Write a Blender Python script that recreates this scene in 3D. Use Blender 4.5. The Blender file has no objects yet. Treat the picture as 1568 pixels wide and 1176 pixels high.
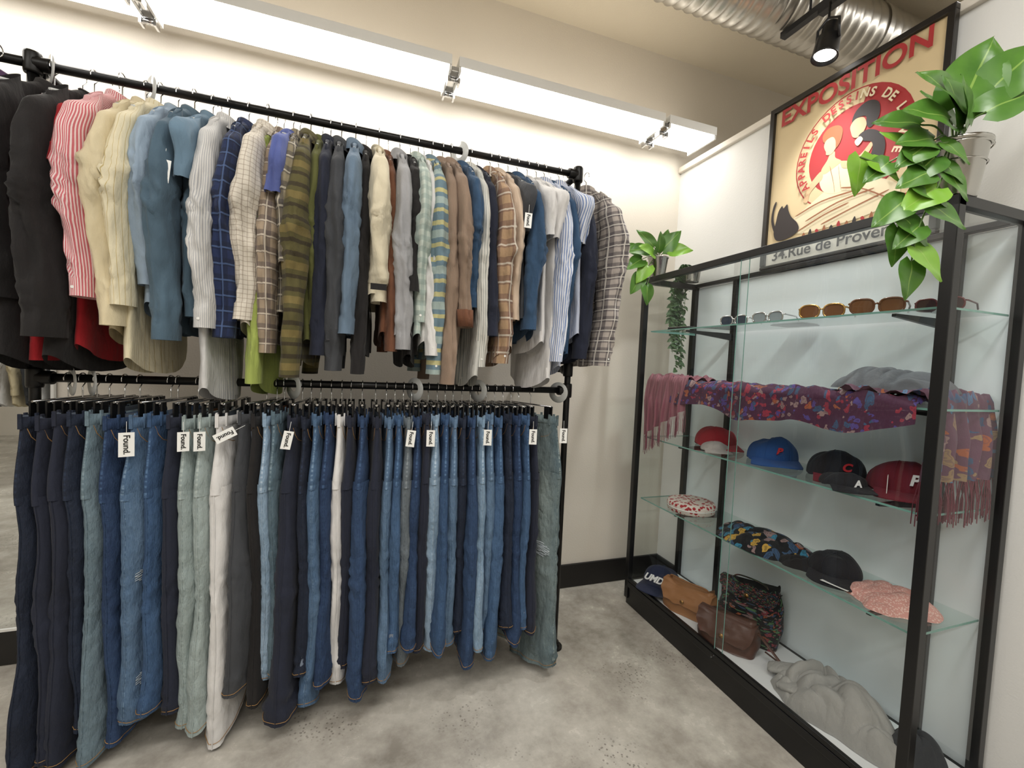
import bpy, math, random
from mathutils import Vector, Matrix, noise, Euler
random.seed(7)
sc = bpy.context.scene
col = sc.collection
try:
    sc.view_settings.view_transform = 'Standard'
except Exception:
    pass

# ------------------------------------------------------------------ utils
def S(r, g, b):
    def c(x):
        x /= 255.0
        return x/12.92 if x <= 0.04045 else ((x+0.055)/1.055)**2.4
    return (c(r), c(g), c(b), 1.0)

def N3(x, y, z):
    return noise.noise(Vector((x, y, z)))

def lerp(a, b, t): return a+(b-a)*t
def interp(tab, x):
    if x <= tab[0][0]: return tab[0][1]
    for i in range(len(tab)-1):
        if x <= tab[i+1][0]:
            t = (x-tab[i][0])/(tab[i+1][0]-tab[i][0])
            t = t*t*(3-2*t)
            return lerp(tab[i][1], tab[i+1][1], t)
    return tab[-1][1]
def bell(s, c, w): return math.exp(-((s-c)/w)**2)

class MB:
    def __init__(s):
        s.v = []; s.f = []; s.uv = []; s.mi = []; s.flat = []
    def face(s, idx, mi=0, uvs=None, flat=False):
        s.f.append(tuple(idx)); s.mi.append(mi)
        s.uv.append(uvs if uvs else [(0, 0)]*len(idx)); s.flat.append(flat)
    def grid(s, rows, uvs=None, close=False, mi=0):
        b = len(s.v); n = len(rows[0])
        for r in rows: s.v.extend([Vector(p) for p in r])
        m = n if close else n-1
        for i in range(len(rows)-1):
            for j in range(m):
                j2 = (j+1) % n
                q = [b+i*n+j, b+i*n+j2, b+(i+1)*n+j2, b+(i+1)*n+j]
                if uvs:
                    jn = j+1
                    u = [uvs[i][j], uvs[i][jn], uvs[i+1][jn], uvs[i+1][j]]
                else: u = [(j/m, i/len(rows)), ((j+1)/m, i/len(rows)), ((j+1)/m, (i+1)/len(rows)), (j/m, (i+1)/len(rows))]
                s.face(q, mi, u)
    def box(s, c, d, mi=0, M=None):
        b = len(s.v); c = Vector(c)
        for sx in (-1, 1):
            for sy in (-1, 1):
                for sz in (-1, 1):
                    p = Vector((sx*d[0]/2, sy*d[1]/2, sz*d[2]/2))
                    if M: p = M @ p
                    s.v.append(c+p)
        for q in ((0, 1, 3, 2), (4, 6, 7, 5), (0, 4, 5, 1), (2, 3, 7, 6), (0, 2, 6, 4), (1, 5, 7, 3)):
            s.face([b+i for i in q], mi, [(0, 0), (1, 0), (1, 1), (0, 1)], True)
    def tube(s, pts, r, n=8, mi=0, cap=True, sq=1.0):
        pts = [Vector(p) for p in pts]
        rows = []
        up = None
        L = 0; uvs = []
        for i, p in enumerate(pts):
            a = pts[max(0, i-1)]; c = pts[min(len(pts)-1, i+1)]
            t = (c-a).normalized()
            if up is None:
                up = Vector((0, 0, 1)) if abs(t.z) < .9 else Vector((0, 1, 0))
            x = t.cross(up)
            if x.length < 1e-4: x = t.cross(Vector((1, 0, 0)))
            x.normalize(); y = x.cross(t).normalized(); up = y
            rr = r(i/(len(pts)-1)) if callable(r) else r
            rows.append([p+x*(rr*math.cos(2*math.pi*k/n))+y*(rr*sq*math.sin(2*math.pi*k/n)) for k in range(n)])
            if i: L += (p-pts[i-1]).length
            uvs.append([(k/n, L) for k in range(n+1)])
        b = len(s.v)
        s.grid(rows, uvs, True, mi)
        if cap:
            s.face([b+k for k in range(n)][::-1], mi, None, True)
            e = len(s.v)-n
            s.face([e+k for k in range(n)], mi, None, True)
    def lathe(s, prof, c=(0, 0, 0), n=24, mi=0, M=None):
        rows = []
        for r, z in prof:
            row = []
            for k in range(n):
                p = Vector((r*math.cos(2*math.pi*k/n), r*math.sin(2*math.pi*k/n), z))
                if M: p = M @ p
                row.append(p+Vector(c))
            rows.append(row)
        s.grid(rows, [[(k/n, z) for k in range(n+1)] for r, z in prof], True, mi)
    def disc(s, c, r, axis='z', n=16, mi=0, M=None):
        b = len(s.v)
        for k in range(n):
            a = 2*math.pi*k/n
            p = Vector((r*math.cos(a), r*math.sin(a), 0))
            if M: p = M @ p
            s.v.append(Vector(c)+p)
        s.face([b+k for k in range(n)], mi, None, True)
    def poly(s, pts, mi=0):
        b = len(s.v)
        s.v.extend([Vector(p) for p in pts])
        s.face([b+k for k in range(len(pts))], mi, None, True)
    def obj(s, name, mats, parent=None, loc=None, rot=None, bevel=0, mw=None):
        me = bpy.data.meshes.new(name)
        me.from_pydata([tuple(v) for v in s.v], [], s.f)
        uvl = me.uv_layers.new(name='UVMap')
        for p, u in zip(me.polygons, s.uv):
            for j in range(p.loop_total):
                uvl.data[p.loop_start+j].uv = u[j]
        for p, m, fl in zip(me.polygons, s.mi, s.flat):
            p.material_index = m
            p.use_smooth = not fl
        for m in mats: me.materials.append(m)
        me.update()
        o = bpy.data.objects.new(name, me)
        col.objects.link(o)
        if parent: o.parent = parent
        if loc: o.location = loc
        if rot: o.rotation_euler = rot
        if mw: o.matrix_world = mw
        if bevel:
            b = o.modifiers.new('bev', 'BEVEL'); b.width = bevel; b.segments = 2; b.limit_method = 'ANGLE'
        return o

def empty(name, loc=(0, 0, 0), rot=None):
    o = bpy.data.objects.new(name, None); col.objects.link(o); o.location = loc
    o.empty_display_size = .05
    if rot: o.rotation_euler = rot
    return o

# -------------------------------------------------------------- materials
def base(name, rough=.8):
    m = bpy.data.materials.new(name); m.use_nodes = True
    nt = m.node_tree; bs = nt.nodes['Principled BSDF']
    bs.inputs['Roughness'].default_value = rough
    return m, nt, bs
def val(nt, sock, v):
    if hasattr(v, 'is_output'): nt.links.new(v, sock)
    else: sock.default_value = v
def mth(nt, op, a, b=0.0):
    n = nt.nodes.new('ShaderNodeMath'); n.operation = op
    val(nt, n.inputs[0], a); val(nt, n.inputs[1], b)
    return n.outputs[0]
def mix(nt, f, a, b, bt='MIX'):
    n = nt.nodes.new('ShaderNodeMix'); n.data_type = 'RGBA'; n.blend_type = bt
    val(nt, n.inputs[0], f); val(nt, n.inputs[6], a); val(nt, n.inputs[7], b)
    return n.outputs[2]
def nz(nt, vec, scale, det=3, rough=.5):
    n = nt.nodes.new('ShaderNodeTexNoise'); n.inputs['Scale'].default_value = scale
    n.inputs['Detail'].default_value = det; n.inputs['Roughness'].default_value = rough
    if vec is not None: nt.links.new(vec, n.inputs['Vector'])
    return n.outputs['Fac']
def ramp(nt, f, stops, const=False):
    n = nt.nodes.new('ShaderNodeValToRGB'); e = n.color_ramp
    if const: e.interpolation = 'CONSTANT'
    while len(e.elements) < len(stops): e.elements.new(0.5)
    for el, (p, c) in zip(e.elements, stops): el.position = p; el.color = c
    nt.links.new(f, n.inputs[0]); return n.outputs[0]
def g(x): return (x, x, x, 1)
def tc(nt, w='Object'):
    n = nt.nodes.new('ShaderNodeTexCoord'); return n.outputs[w]
def vmap(nt, vec, scale):
    n = nt.nodes.new('ShaderNodeMapping'); n.inputs['Scale'].default_value = scale
    nt.links.new(vec, n.inputs['Vector']); return n.outputs[0]
def bump(nt, bs, h, st=.3, dist=.002):
    n = nt.nodes.new('ShaderNodeBump'); n.inputs['Strength'].default_value = st
    n.inputs['Distance'].default_value = dist
    nt.links.new(h, n.inputs['Height']); nt.links.new(n.outputs[0], bs.inputs['Normal'])
def orand(nt): return nt.nodes.new('ShaderNodeObjectInfo').outputs['Random']

def plain(name, c, rough=.5, metal=0.0, var=.06, bs_=.0):
    m, nt, bs = base(name, rough)
    o = tc(nt)
    f = nz(nt, o, 9, 4)
    c2 = tuple(max(0, x*(1-var*4)) for x in c[:3])+(1,)
    nt.links.new(mix(nt, mth(nt, 'MULTIPLY', f, .6), c, c2), bs.inputs['Base Color'])
    bs.inputs['Metallic'].default_value = metal
    if bs_: bump(nt, bs, nz(nt, o, 60, 5), bs_, .002)
    return m

_fc = {}
def fabric(key, kind, c1, c2=None, c3=None, sc_=40, th=.5, bumpk=.2):
    if key in _fc: return _fc[key]
    m, nt, bs = base('fabric_'+key, .92)
    uv = tc(nt, 'UV'); ob = tc(nt)
    sp = nt.nodes.new('ShaderNodeSeparateXYZ'); nt.links.new(uv, sp.inputs[0])
    u, v = sp.outputs[0], sp.outputs[1]
    cc = c1
    def st(s, k, t, ph=0.0):
        return mth(nt, 'GREATER_THAN', mth(nt, 'FRACT', mth(nt, 'ADD', mth(nt, 'MULTIPLY', s, k), 50.0+ph)), t)
    if kind == 'v': cc = mix(nt, st(u, sc_, th), c1, c2)
    elif kind == 'h':
        f = mth(nt, 'FRACT', mth(nt, 'ADD', mth(nt, 'MULTIPLY', v, sc_), 50.0))
        cs = [c1, c2, c1, c3 or c2, c1, c2]
        cc = ramp(nt, f, [(0, cs[0]), (.25, cs[1]), (.36, cs[2]), (.5, cs[3]), (.72, cs[4]), (.86, cs[5])], True)
    elif kind == 'plaid':
        a = mix(nt, mth(nt, 'MULTIPLY', st(u, sc_, th), .55), c1, c2)
        a = mix(nt, mth(nt, 'MULTIPLY', st(v, sc_, th), .55), a, c2)
        if c3:
            a = mix(nt, mth(nt, 'MULTIPLY', st(u, sc_, .9, .3), .8), a, c3)
            a = mix(nt, mth(nt, 'MULTIPLY', st(v, sc_, .9, .3), .8), a, c3)
        cc = a
    elif kind == 'paisley':
        vo = nt.nodes.new('ShaderNodeTexVoronoi'); vo.inputs['Scale'].default_value = sc_
        wv = nt.nodes.new('ShaderNodeVectorMath'); wv.operation = 'ADD'
        nn = nt.nodes.new('ShaderNodeTexNoise'); nn.inputs['Scale'].default_value = sc_*.7; nt.links.new(uv, nn.inputs['Vector'])
        ms = nt.nodes.new('ShaderNodeVectorMath'); ms.operation = 'SCALE'; ms.inputs['Scale'].default_value = 2.4/sc_; nt.links.new(nn.outputs['Color'], ms.inputs[0])
        nt.links.new(uv, wv.inputs[0]); nt.links.new(ms.outputs[0], wv.inputs[1])
        nt.links.new(wv.outputs[0], vo.inputs['Vector'])
        sp2 = nt.nodes.new('ShaderNodeSeparateColor'); nt.links.new(vo.outputs['Color'], sp2.inputs[0])
        pal = [c1, c2, c3, S(150, 124, 122), S(164, 92, 60), S(58, 84, 116)]
        a = ramp(nt, sp2.outputs[0], [(0, pal[0]), (.22, pal[1]), (.42, pal[2]), (.60, pal[3]), (.72, pal[4]), (.80, pal[5])], True)
        cc = mix(nt, mth(nt, 'GREATER_THAN', vo.outputs['Distance'], .5), a, c1)
        ri = mth(nt, 'GREATER_THAN', mth(nt, 'SINE', mth(nt, 'MULTIPLY', vo.outputs['Distance'], 26.0)), .3)
        cc = mix(nt, mth(nt, 'MULTIPLY', ri, .45), cc, c1)
    elif kind == 'floral':
        vo = nt.nodes.new('ShaderNodeTexVoronoi'); vo.inputs['Scale'].default_value = sc_
        nt.links.new(ob, vo.inputs['Vector'])
        cc = mix(nt, mth(nt, 'LESS_THAN', vo.outputs['Distance'], th), c1, c2)
    f = nz(nt, ob, 5, 3)
    dk = mix(nt, 1.0, cc, ramp(nt, f, [(0.25, g(.80)), (.7, g(1.0))]), 'MULTIPLY')
    nt.links.new(dk, bs.inputs['Base Color'])
    cr = nz(nt, vmap(nt, ob, (14, 14, 6)), 1.3, 5, .55)
    rg = mth(nt, 'ABSOLUTE', mth(nt, 'SUBTRACT', nz(nt, vmap(nt, ob, (11, 11, 7)), 1.0, 2), .5))
    h = mth(nt, 'ADD', mth(nt, 'ADD', cr, mth(nt, 'MULTIPLY', rg, 1.0)), mth(nt, 'MULTIPLY', nz(nt, ob, 420, 1), .03))
    if kind == 'cord': h = mth(nt, 'ADD', h, mth(nt, 'MULTIPLY', mth(nt, 'SINE', mth(nt, 'MULTIPLY', u, 1500.0)), .06))
    bump(nt, bs, h, bumpk+.3, .02)
    bs.inputs['Sheen Weight'].default_value = .05
    _fc[key] = m
    return m

def denim(key, dark, light, fade=.5, seam=None):
    if key in _fc: return _fc[key]
    m, nt, bs = base('denim_'+key, .9)
    uv = tc(nt, 'UV'); ob = tc(nt); rnd_ = orand(nt)
    sp = nt.nodes.new('ShaderNodeSeparateXYZ'); nt.links.new(uv, sp.inputs[0])
    u, v = sp.outputs[0], sp.outputs[1]
    f1 = nz(nt, vmap(nt, ob, (3, 3, 1.0)), 1.6, 3, .5)
    fr = ramp(nt, f1, [(.35, g(0)), (.75, g(1))])
    du = mth(nt, 'ABSOLUTE', mth(nt, 'SUBTRACT', mth(nt, 'FRACT', mth(nt, 'MULTIPLY', u, 2.0)), .5))
    mid = ramp(nt, du, [(0.0, g(1)), (.4, g(0))])
    zk = ramp(nt, mth(nt, 'MULTIPLY', v, -1.0), [(.25, g(.2)), (.5, g(1)), (.78, g(.8)), (1.0, g(.15))])
    fr = mth(nt, 'MULTIPLY', mth(nt, 'ADD', mth(nt, 'MULTIPLY', fr, .7), mth(nt, 'MULTIPLY', mid, zk)), fade)
    tw = nz(nt, vmap(nt, ob, (420, 420, 50)), 1.0, 2)
    fr = mth(nt, 'ADD', fr, mth(nt, 'MULTIPLY', mth(nt, 'SUBTRACT', tw, .5), .45))
    fr = mth(nt, 'ADD', fr, mth(nt, 'MULTIPLY', mth(nt, 'SUBTRACT', rnd_, .4), .3))
    c = mix(nt, fr, dark, light)
    du2 = mth(nt, 'SUBTRACT', .5, du)
    near = mth(nt, 'LESS_THAN', du2, .03)
    line = mth(nt, 'LESS_THAN', mth(nt, 'ABSOLUTE', mth(nt, 'SUBTRACT', du2, .030)), .008)
    puck = ramp(nt, nz(nt, vmap(nt, ob, (20, 20, 70)), 1.5, 2), [(.42, g(0)), (.58, g(1))])
    c = mix(nt, mth(nt, 'MULTIPLY', mth(nt, 'MULTIPLY', near, puck), .6), c, seam or light)
    c = mix(nt, mth(nt, 'MULTIPLY', line, .5), c, dark)
    nt.links.new(c, bs.inputs['Base Color'])
    rg = mth(nt, 'ABSOLUTE', mth(nt, 'SUBTRACT', nz(nt, vmap(nt, ob, (10, 10, 7)), 1.0, 2), .5))
    h = mth(nt, 'ADD', mth(nt, 'ADD', nz(nt, vmap(nt, ob, (10, 10, 5)), 1.8, 5, .6), mth(nt, 'MULTIPLY', rg, 1.5)), mth(nt, 'MULTIPLY', tw, .08))
    bump(nt, bs, h, .75, .024)
    _fc[key] = m
    return m

def metal(name, c, rough): return plain(name, c, rough, 1.0, .03)
def emit(name, c, s):
    m = bpy.data.materials.new(name); m.use_nodes = True; nt = m.node_tree
    bs = nt.nodes['Principled BSDF']; bs.inputs['Base Color'].default_value = g(.8)
    bs.inputs['Emission Color'].default_value = c; bs.inputs['Emission Strength'].default_value = s
    return m
def glass(name, tint=(1, 1, 1, 1), k=1.0):
    m = bpy.data.materials.new(name); m.use_nodes = True; nt = m.node_tree
    for n in list(nt.nodes):
        if n.type != 'OUTPUT_MATERIAL': nt.nodes.remove(n)
    out = [n for n in nt.nodes][0]
    t = nt.nodes.new('ShaderNodeBsdfTransparent'); t.inputs[0].default_value = tint
    gl = nt.nodes.new('ShaderNodeBsdfGlossy'); gl.inputs['Roughness'].default_value = .01
    lw = nt.nodes.new('ShaderNodeLayerWeight'); lw.inputs['Blend'].default_value = .5
    fc = mth(nt, 'ADD', mth(nt, 'MULTIPLY', mth(nt, 'POWER', lw.outputs['Facing'], 5.0), .9), .045)
    mx = nt.nodes.new('ShaderNodeMixShader')
    nt.links.new(mth(nt, 'MULTIPLY', fc, k), mx.inputs[0])
    nt.links.new(t.outputs[0], mx.inputs[1]); nt.links.new(gl.outputs[0], mx.inputs[2])
    nt.links.new(mx.outputs[0], out.inputs[0])
    return m

def wallmat(name, c, c2):
    m, nt, bs = base(name, .75); o = tc(nt)
    nt.links.new(mix(nt, ramp(nt, nz(nt, o, 1.3, 4), [(.3, g(0)), (.8, g(1))]), c, c2), bs.inputs['Base Color'])
    bump(nt, bs, nz(nt, o, 130, 3), .25, .003)
    return m

M_wall = wallmat('wall_paint_cream', S(226, 219, 207), S(217, 210, 198))
M_wallr = wallmat('wall_paint_white', S(228, 227, 223), S(220, 220, 217))
M_ceil = wallmat('ceiling_paint', S(204, 194, 174), S(194, 184, 164))
M_black = plain('black_powdercoat', S(16, 16, 17), .35, 0, .03)
M_pipe = plain('black_pipe', S(20, 19, 18), .38, .4, .05)
M_base = plain('black_baseboard', S(26, 24, 23), .5)
M_chrome = metal('chrome', S(205, 205, 205), .18)
M_galv = metal('galvanised', S(204, 200, 192), .36)
M_white = plain('white_plastic', S(232, 231, 226), .4, 0, .02)
M_clear = plain('clear_plastic', S(210, 212, 210), .2, 0, .03)
M_tag = plain('tag_card', S(240, 240, 236), .6, 0, .01)
M_ink = plain('tag_ink', S(12, 12, 12), .6, 0, .01)
M_thread = plain('frayed_threads', S(196, 206, 212), .9, 0, .1)
M_glass = glass('case_glass', (.975, .99, .985, 1), .8)
M_shelf = glass('shelf_glass', (.86, .94, .92, 1), 1.2)
M_gedge = plain('glass_edge', S(120, 165, 155), .15, 0, .02)

# floor
m, nt, bs = base('polished_concrete', .28); o = tc(nt)
n1 = nz(nt, o, 1.3, 6, .62); n2 = nz(nt, o, 5, 6, .7); n3 = nz(nt, o, 60, 3)
c = ramp(nt, n1, [(.32, S(132, 126, 116)), (.48, S(172, 166, 156)), (.56, S(186, 181, 171)), (.7, S(204, 199, 189))])
c = mix(nt, .4, c, ramp(nt, n2, [(.35, S(118, 111, 101)), (.62, S(210, 205, 194))]))
vo = nt.nodes.new('ShaderNodeTexVoronoi'); vo.inputs['Scale'].default_value = 60; nt.links.new(o, vo.inputs['Vector'])
spk = mth(nt, 'MULTIPLY', mth(nt, 'LESS_THAN', vo.outputs['Distance'], .26), ramp(nt, nz(nt, o, 2.2, 3), [(.57, g(0)), (.66, g(1))]))
c = mix(nt, mth(nt, 'MULTIPLY', spk, .6), c, S(92, 86, 78))
sp = nt.nodes.new('ShaderNodeSeparateXYZ'); nt.links.new(o, sp.inputs[0])
ln = mth(nt, 'LESS_THAN', mth(nt, 'ABSOLUTE', mth(nt, 'SUBTRACT', mth(nt, 'ADD', sp.outputs[1], mth(nt, 'MULTIPLY', n2, .05)), 1.72)), .004)
c = mix(nt, mth(nt, 'MULTIPLY', ln, .5), c, S(90, 84, 76))
nt.links.new(c, bs.inputs['Base Color'])
nt.links.new(mth(nt, 'ADD', mth(nt, 'MULTIPLY', n2, .25), .12), bs.inputs['Roughness'])
bump(nt, bs, n3, .05, .002)
M_floor = m

# ------------------------------------------------------------- room shell
DW = 2.70; XR = 2.16; ZC = 3.75
def room_box(name, lo, hi, mat, bev=0):
    b = MB(); c = [(lo[i]+hi[i])/2 for i in range(3)]; d = [hi[i]-lo[i] for i in range(3)]
    b.box((0, 0, 0), d)
    return b.obj(name, [mat], loc=c, bevel=bev)
room_box('floor', (-6, -4, -.1), (5, DW, 0), M_floor)
room_box('ceiling', (-6.1, -4.1, ZC), (5.1, DW+.1, ZC+.1), M_ceil)
room_box('wall_back', (-6.1, DW, -.1), (5.1, DW+.12, ZC), M_wall)
room_box('wall_right', (XR, -4, 0), (XR+.12, DW, 2.97), M_wallr)
room_box('wall_far_right', (5, -4, 0), (5.1, DW, ZC), M_wall)
room_box('wall_left', (-6.1, -4, 0), (-6, DW, ZC), M_wall)
room_box('wall_front', (-6.1, -4.1, 0), (5.1, -4, ZC), M_wall)
room_box('trim_1', (XR-.025, -4, 2.97), (XR+.15, DW-.001, 3.01), M_wall, .006)
room_box('baseboard_back', (-6, DW-.018, .002), (XR-.001, DW-.001, .165), M_base, .004)
room_box('baseboard_right', (XR-.018, -4, .002), (XR-.001, DW-.02, .165), M_base, .004)

# -------------------------------------------------------------- light strips
M_tubeW = emit('fluorescent_diffuser', (1, .975, .93, 1), 9.2)
def strip(x0, x1, y0=2.33, y1=2.58, z=3.045, mat=None, up=0):
    b = MB()
    b.box(((x0+x1)/2, (y0+y1)/2, z+.045), (x1-x0, y1-y0+.01, .05), 0)
    rows = []
    for i in range(2):
        xx = (x0+.012, x1-.012)[i]
        rows.append([(xx, lerp(y0, y1, k/10), z+.02-.022*math.sin(math.pi*k/10)) for k in range(11)])
    b.grid(rows, None, False, 1)
    if up: b.box(((x0+x1)/2, (y0+y1)/2, z+.078), (x1-x0-.06, y1-y0-.04, .012), 2)  # added glowing top face, only there to lift the ceiling
    for xx in (x0+.006, x1-.006): b.box((xx, (y0+y1)/2, z+.012), (.012, y1-y0, .035), 0)
    return b.obj('fluorescent_light_fixture', [M_white, mat or M_tubeW, M_upfill], bevel=0)
M_upfill = emit('added_upward_glow', (1, .93, .82, 1), 3.2)  # made-up upward glow that brightens ceiling and upper wall
for a, b_ in ((-2.3, -.965), (-.925, .405), (.443, 1.725), (1.758, 2.12)): strip(a, b_, up=1)
b = MB()
for x in (-.945, .424, 1.741):
    for yy in (2.38, 2.52):
        b.box((x, yy, 3.035), (.05, .04, .012)); b.tube([(x-.03, yy, 3.022), (x+.03, yy, 3.022)], .010, 10)
        for s_ in (-1, 1): b.box((x+s_*.028, yy, 3.012), (.010, .045, .028))
    b.box((x, 2.455, 3.05), (.034, .25, .02))
b.obj('light_fixture_bracket', [M_chrome])
M_fill = emit('added_room_fill', (1, .978, .94, 1), 23.0)
for (x0, x1, y) in ((-3.6, -1.6, .0), (-1.0, 1.6, .1), (-1.0, 1.6, -1.9), (-3.6, -1.6, -1.9), (2.6, 4.6, 1.0)):  # unseen fill strips, added to light the clothes and show in reflections
    strip(x0, x1, y, y+.28, 3.5, M_fill)

# duct
b = MB(); rows = []; n = 36
x = -4.0
while x < 4.9:
    for dx, rr in ((0, .160), (.012, .166), (.024, .160), (.034, .158)):
        rows.append([(x+dx+.03*k/n, 1.87+rr*math.cos(2*math.pi*k/n), 3.53+rr*math.sin(2*math.pi*k/n)) for k in range(n)])
    x += .062
b.grid(rows, None, True)
for xx in (-2.0, .2, 2.7): b.lathe([(.168, -.015), (.168, .015)], (xx, 1.87, 3.53), 36, 0, Matrix.Rotation(math.pi/2, 3, 'Y'))
b.obj('spiral_air_duct', [M_galv])

# track light
b = MB(); zk = -.07
b.box((2.08, 1.35, 3.42+zk), (.035, 1.0, .03), 0)
b.tube([(2.08, 1.2, 3.43+zk), (2.08, 1.2, ZC)], .006); b.tube([(2.08, 1.7, 3.43+zk), (2.08, 1.7, ZC)], .006)
b.box((2.05, 1.56, 3.38+zk), (.04, .12, .05), 0)
b.tube([(2.03, 1.56, 3.37+zk), (2.03, 1.56, 3.30+zk), (2.03, 1.51, 3.27+zk), (2.03, 1.505, 3.18+zk)], .006, mi=0)
b.tube([(2.03, 1.56, 3.30+zk), (2.03, 1.61, 3.27+zk), (2.03, 1.615, 3.18+zk)], .006, mi=0)
Mx = Matrix.Rotation(math.radians(12), 3, 'Y')
b.lathe([(.001, .11), (.03, .11), (.036, .10), (.036, .05), (.048, .04), (.054, -.05), (.056, -.055), (.05, -.055), (.046, -.03), (.001, -.02)], (2.03, 1.56, 3.17+zk), 24, 0, Mx)
b.lathe([(.001, -.04), (.044, -.04)], (2.03, 1.56, 3.17+zk), 24, 1, Mx)
b.obj('track_spotlight', [plain('dark_metal', S(60, 60, 62), .3, .7), emit('bulb', (1, .97, .9, 1), 12)], bevel=0)
sp_ = bpy.data.lights.new('spot', 'SPOT'); sp_.energy = 60; sp_.spot_size = 1.7; sp_.spot_blend = .7; sp_.shadow_soft_size = .05
so = bpy.data.objects.new('track_spot_beam', sp_); col.objects.link(so); so.location = (1.98, 1.56, 3.11+zk); so.rotation_euler = (0, math.radians(14), 0)

# ------------------------------------------------------------------- racks
YR = 2.12; ZT = 2.545; ZL = 1.416; XL = -1.138; XRR = 1.05
b = MB()
R = .0165
def pipe(p, q, r=R): b.tube([p, q], r, 14)
def fit(c, ax, L=.045, r=.026):
    d = Vector(ax)*L/2; c = Vector(c); b.tube([c-d, c-d*.8, c+d*.8, c+d], lambda t: r if .1 < t < .9 else r*.92, 14)
def flange(c, ax):
    d = Vector(ax); c = Vector(c); b.tube([c, c+d*.01], .045, 20); b.tube([c, c+d*.035], .026, 14)
pipe((XL, YR, ZT), (XRR, YR, ZT)); pipe((XL, YR, ZL), (XRR, YR, ZL))
pipe((-2.3, YR, ZT-.0), (XL, YR, ZT)); 
for x in (XL, XRR):
    pipe((x, YR, .01), (x, YR, ZT)); flange((x, YR, .001), (0, 0, 1))
    for z in (ZT, ZL):
        fit((x, YR, z), (0, 0, 1), .075); fit((x+(.03 if x < 0 else -.03), YR, z), (1, 0, 0), .05)
    fit((x, YR, ZL+.11), (0, 0, 1), .07)
    pipe((x, YR, ZL+.11), (x, DW-.02, ZL+.11)); flange((x, DW-.001, ZL+.11), (0, -1, 0)); fit((x, YR+.03, ZL+.11), (0, 1, 0), .05)
    pipe((x, YR, ZT), (x, DW-.02, ZT)); flange((x, DW-.001, ZT), (0, -1, 0))
pipe((-2.3, YR, 0.01), (-2.3, YR, ZT))
b.obj('pipe_clothing_rack', [M_pipe])

# ---------------------------------------------------------------- hangers
def hook(b, mi, drop=.075, r=.0022, rr=.021):
    pts = []
    for k in range(11):
        a = math.radians(200 - k*24)
        pts.append((0, rr*math.cos(a), rr*math.sin(a)-.0))
    pts += [(0, 0.0, -.03), (0, 0, -drop)]
    b.tube(pts, r, 6, mi, False)

def add_tag(parent, x, y, z, yaw, tilt=0.0, text=True, s=1.0):
    b = MB()
    b.box((0, 0, -.045*s), (.038*s, .0012, .075*s), 0)
    b.tube([(0, 0, -.008*s), (0, .004, .03)], .0008, 5, 0, False)
    o = b.obj('price_tag', [M_tag], parent, (x, y, z), (0, tilt, yaw))
    if text:
        cu = bpy.data.curves.new('tag_text', 'FONT'); cu.body = 'Found.'; cu.size = .022*s; cu.align_x = 'CENTER'; cu.align_y = 'CENTER'
        cu.extrude = .0002; cu.offset = .0006
        cu.materials.append(M_ink)
        t = bpy.data.objects.new('tag_text', cu); col.objects.link(t); t.parent = o
        t.matrix_local = Matrix.Translation((0, -.0012, -.045*s)) @ Matrix.Rotation(math.pi/2, 4, 'X') @ Matrix.Rotation(-math.pi/2, 4, 'Z')
    return o

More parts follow.
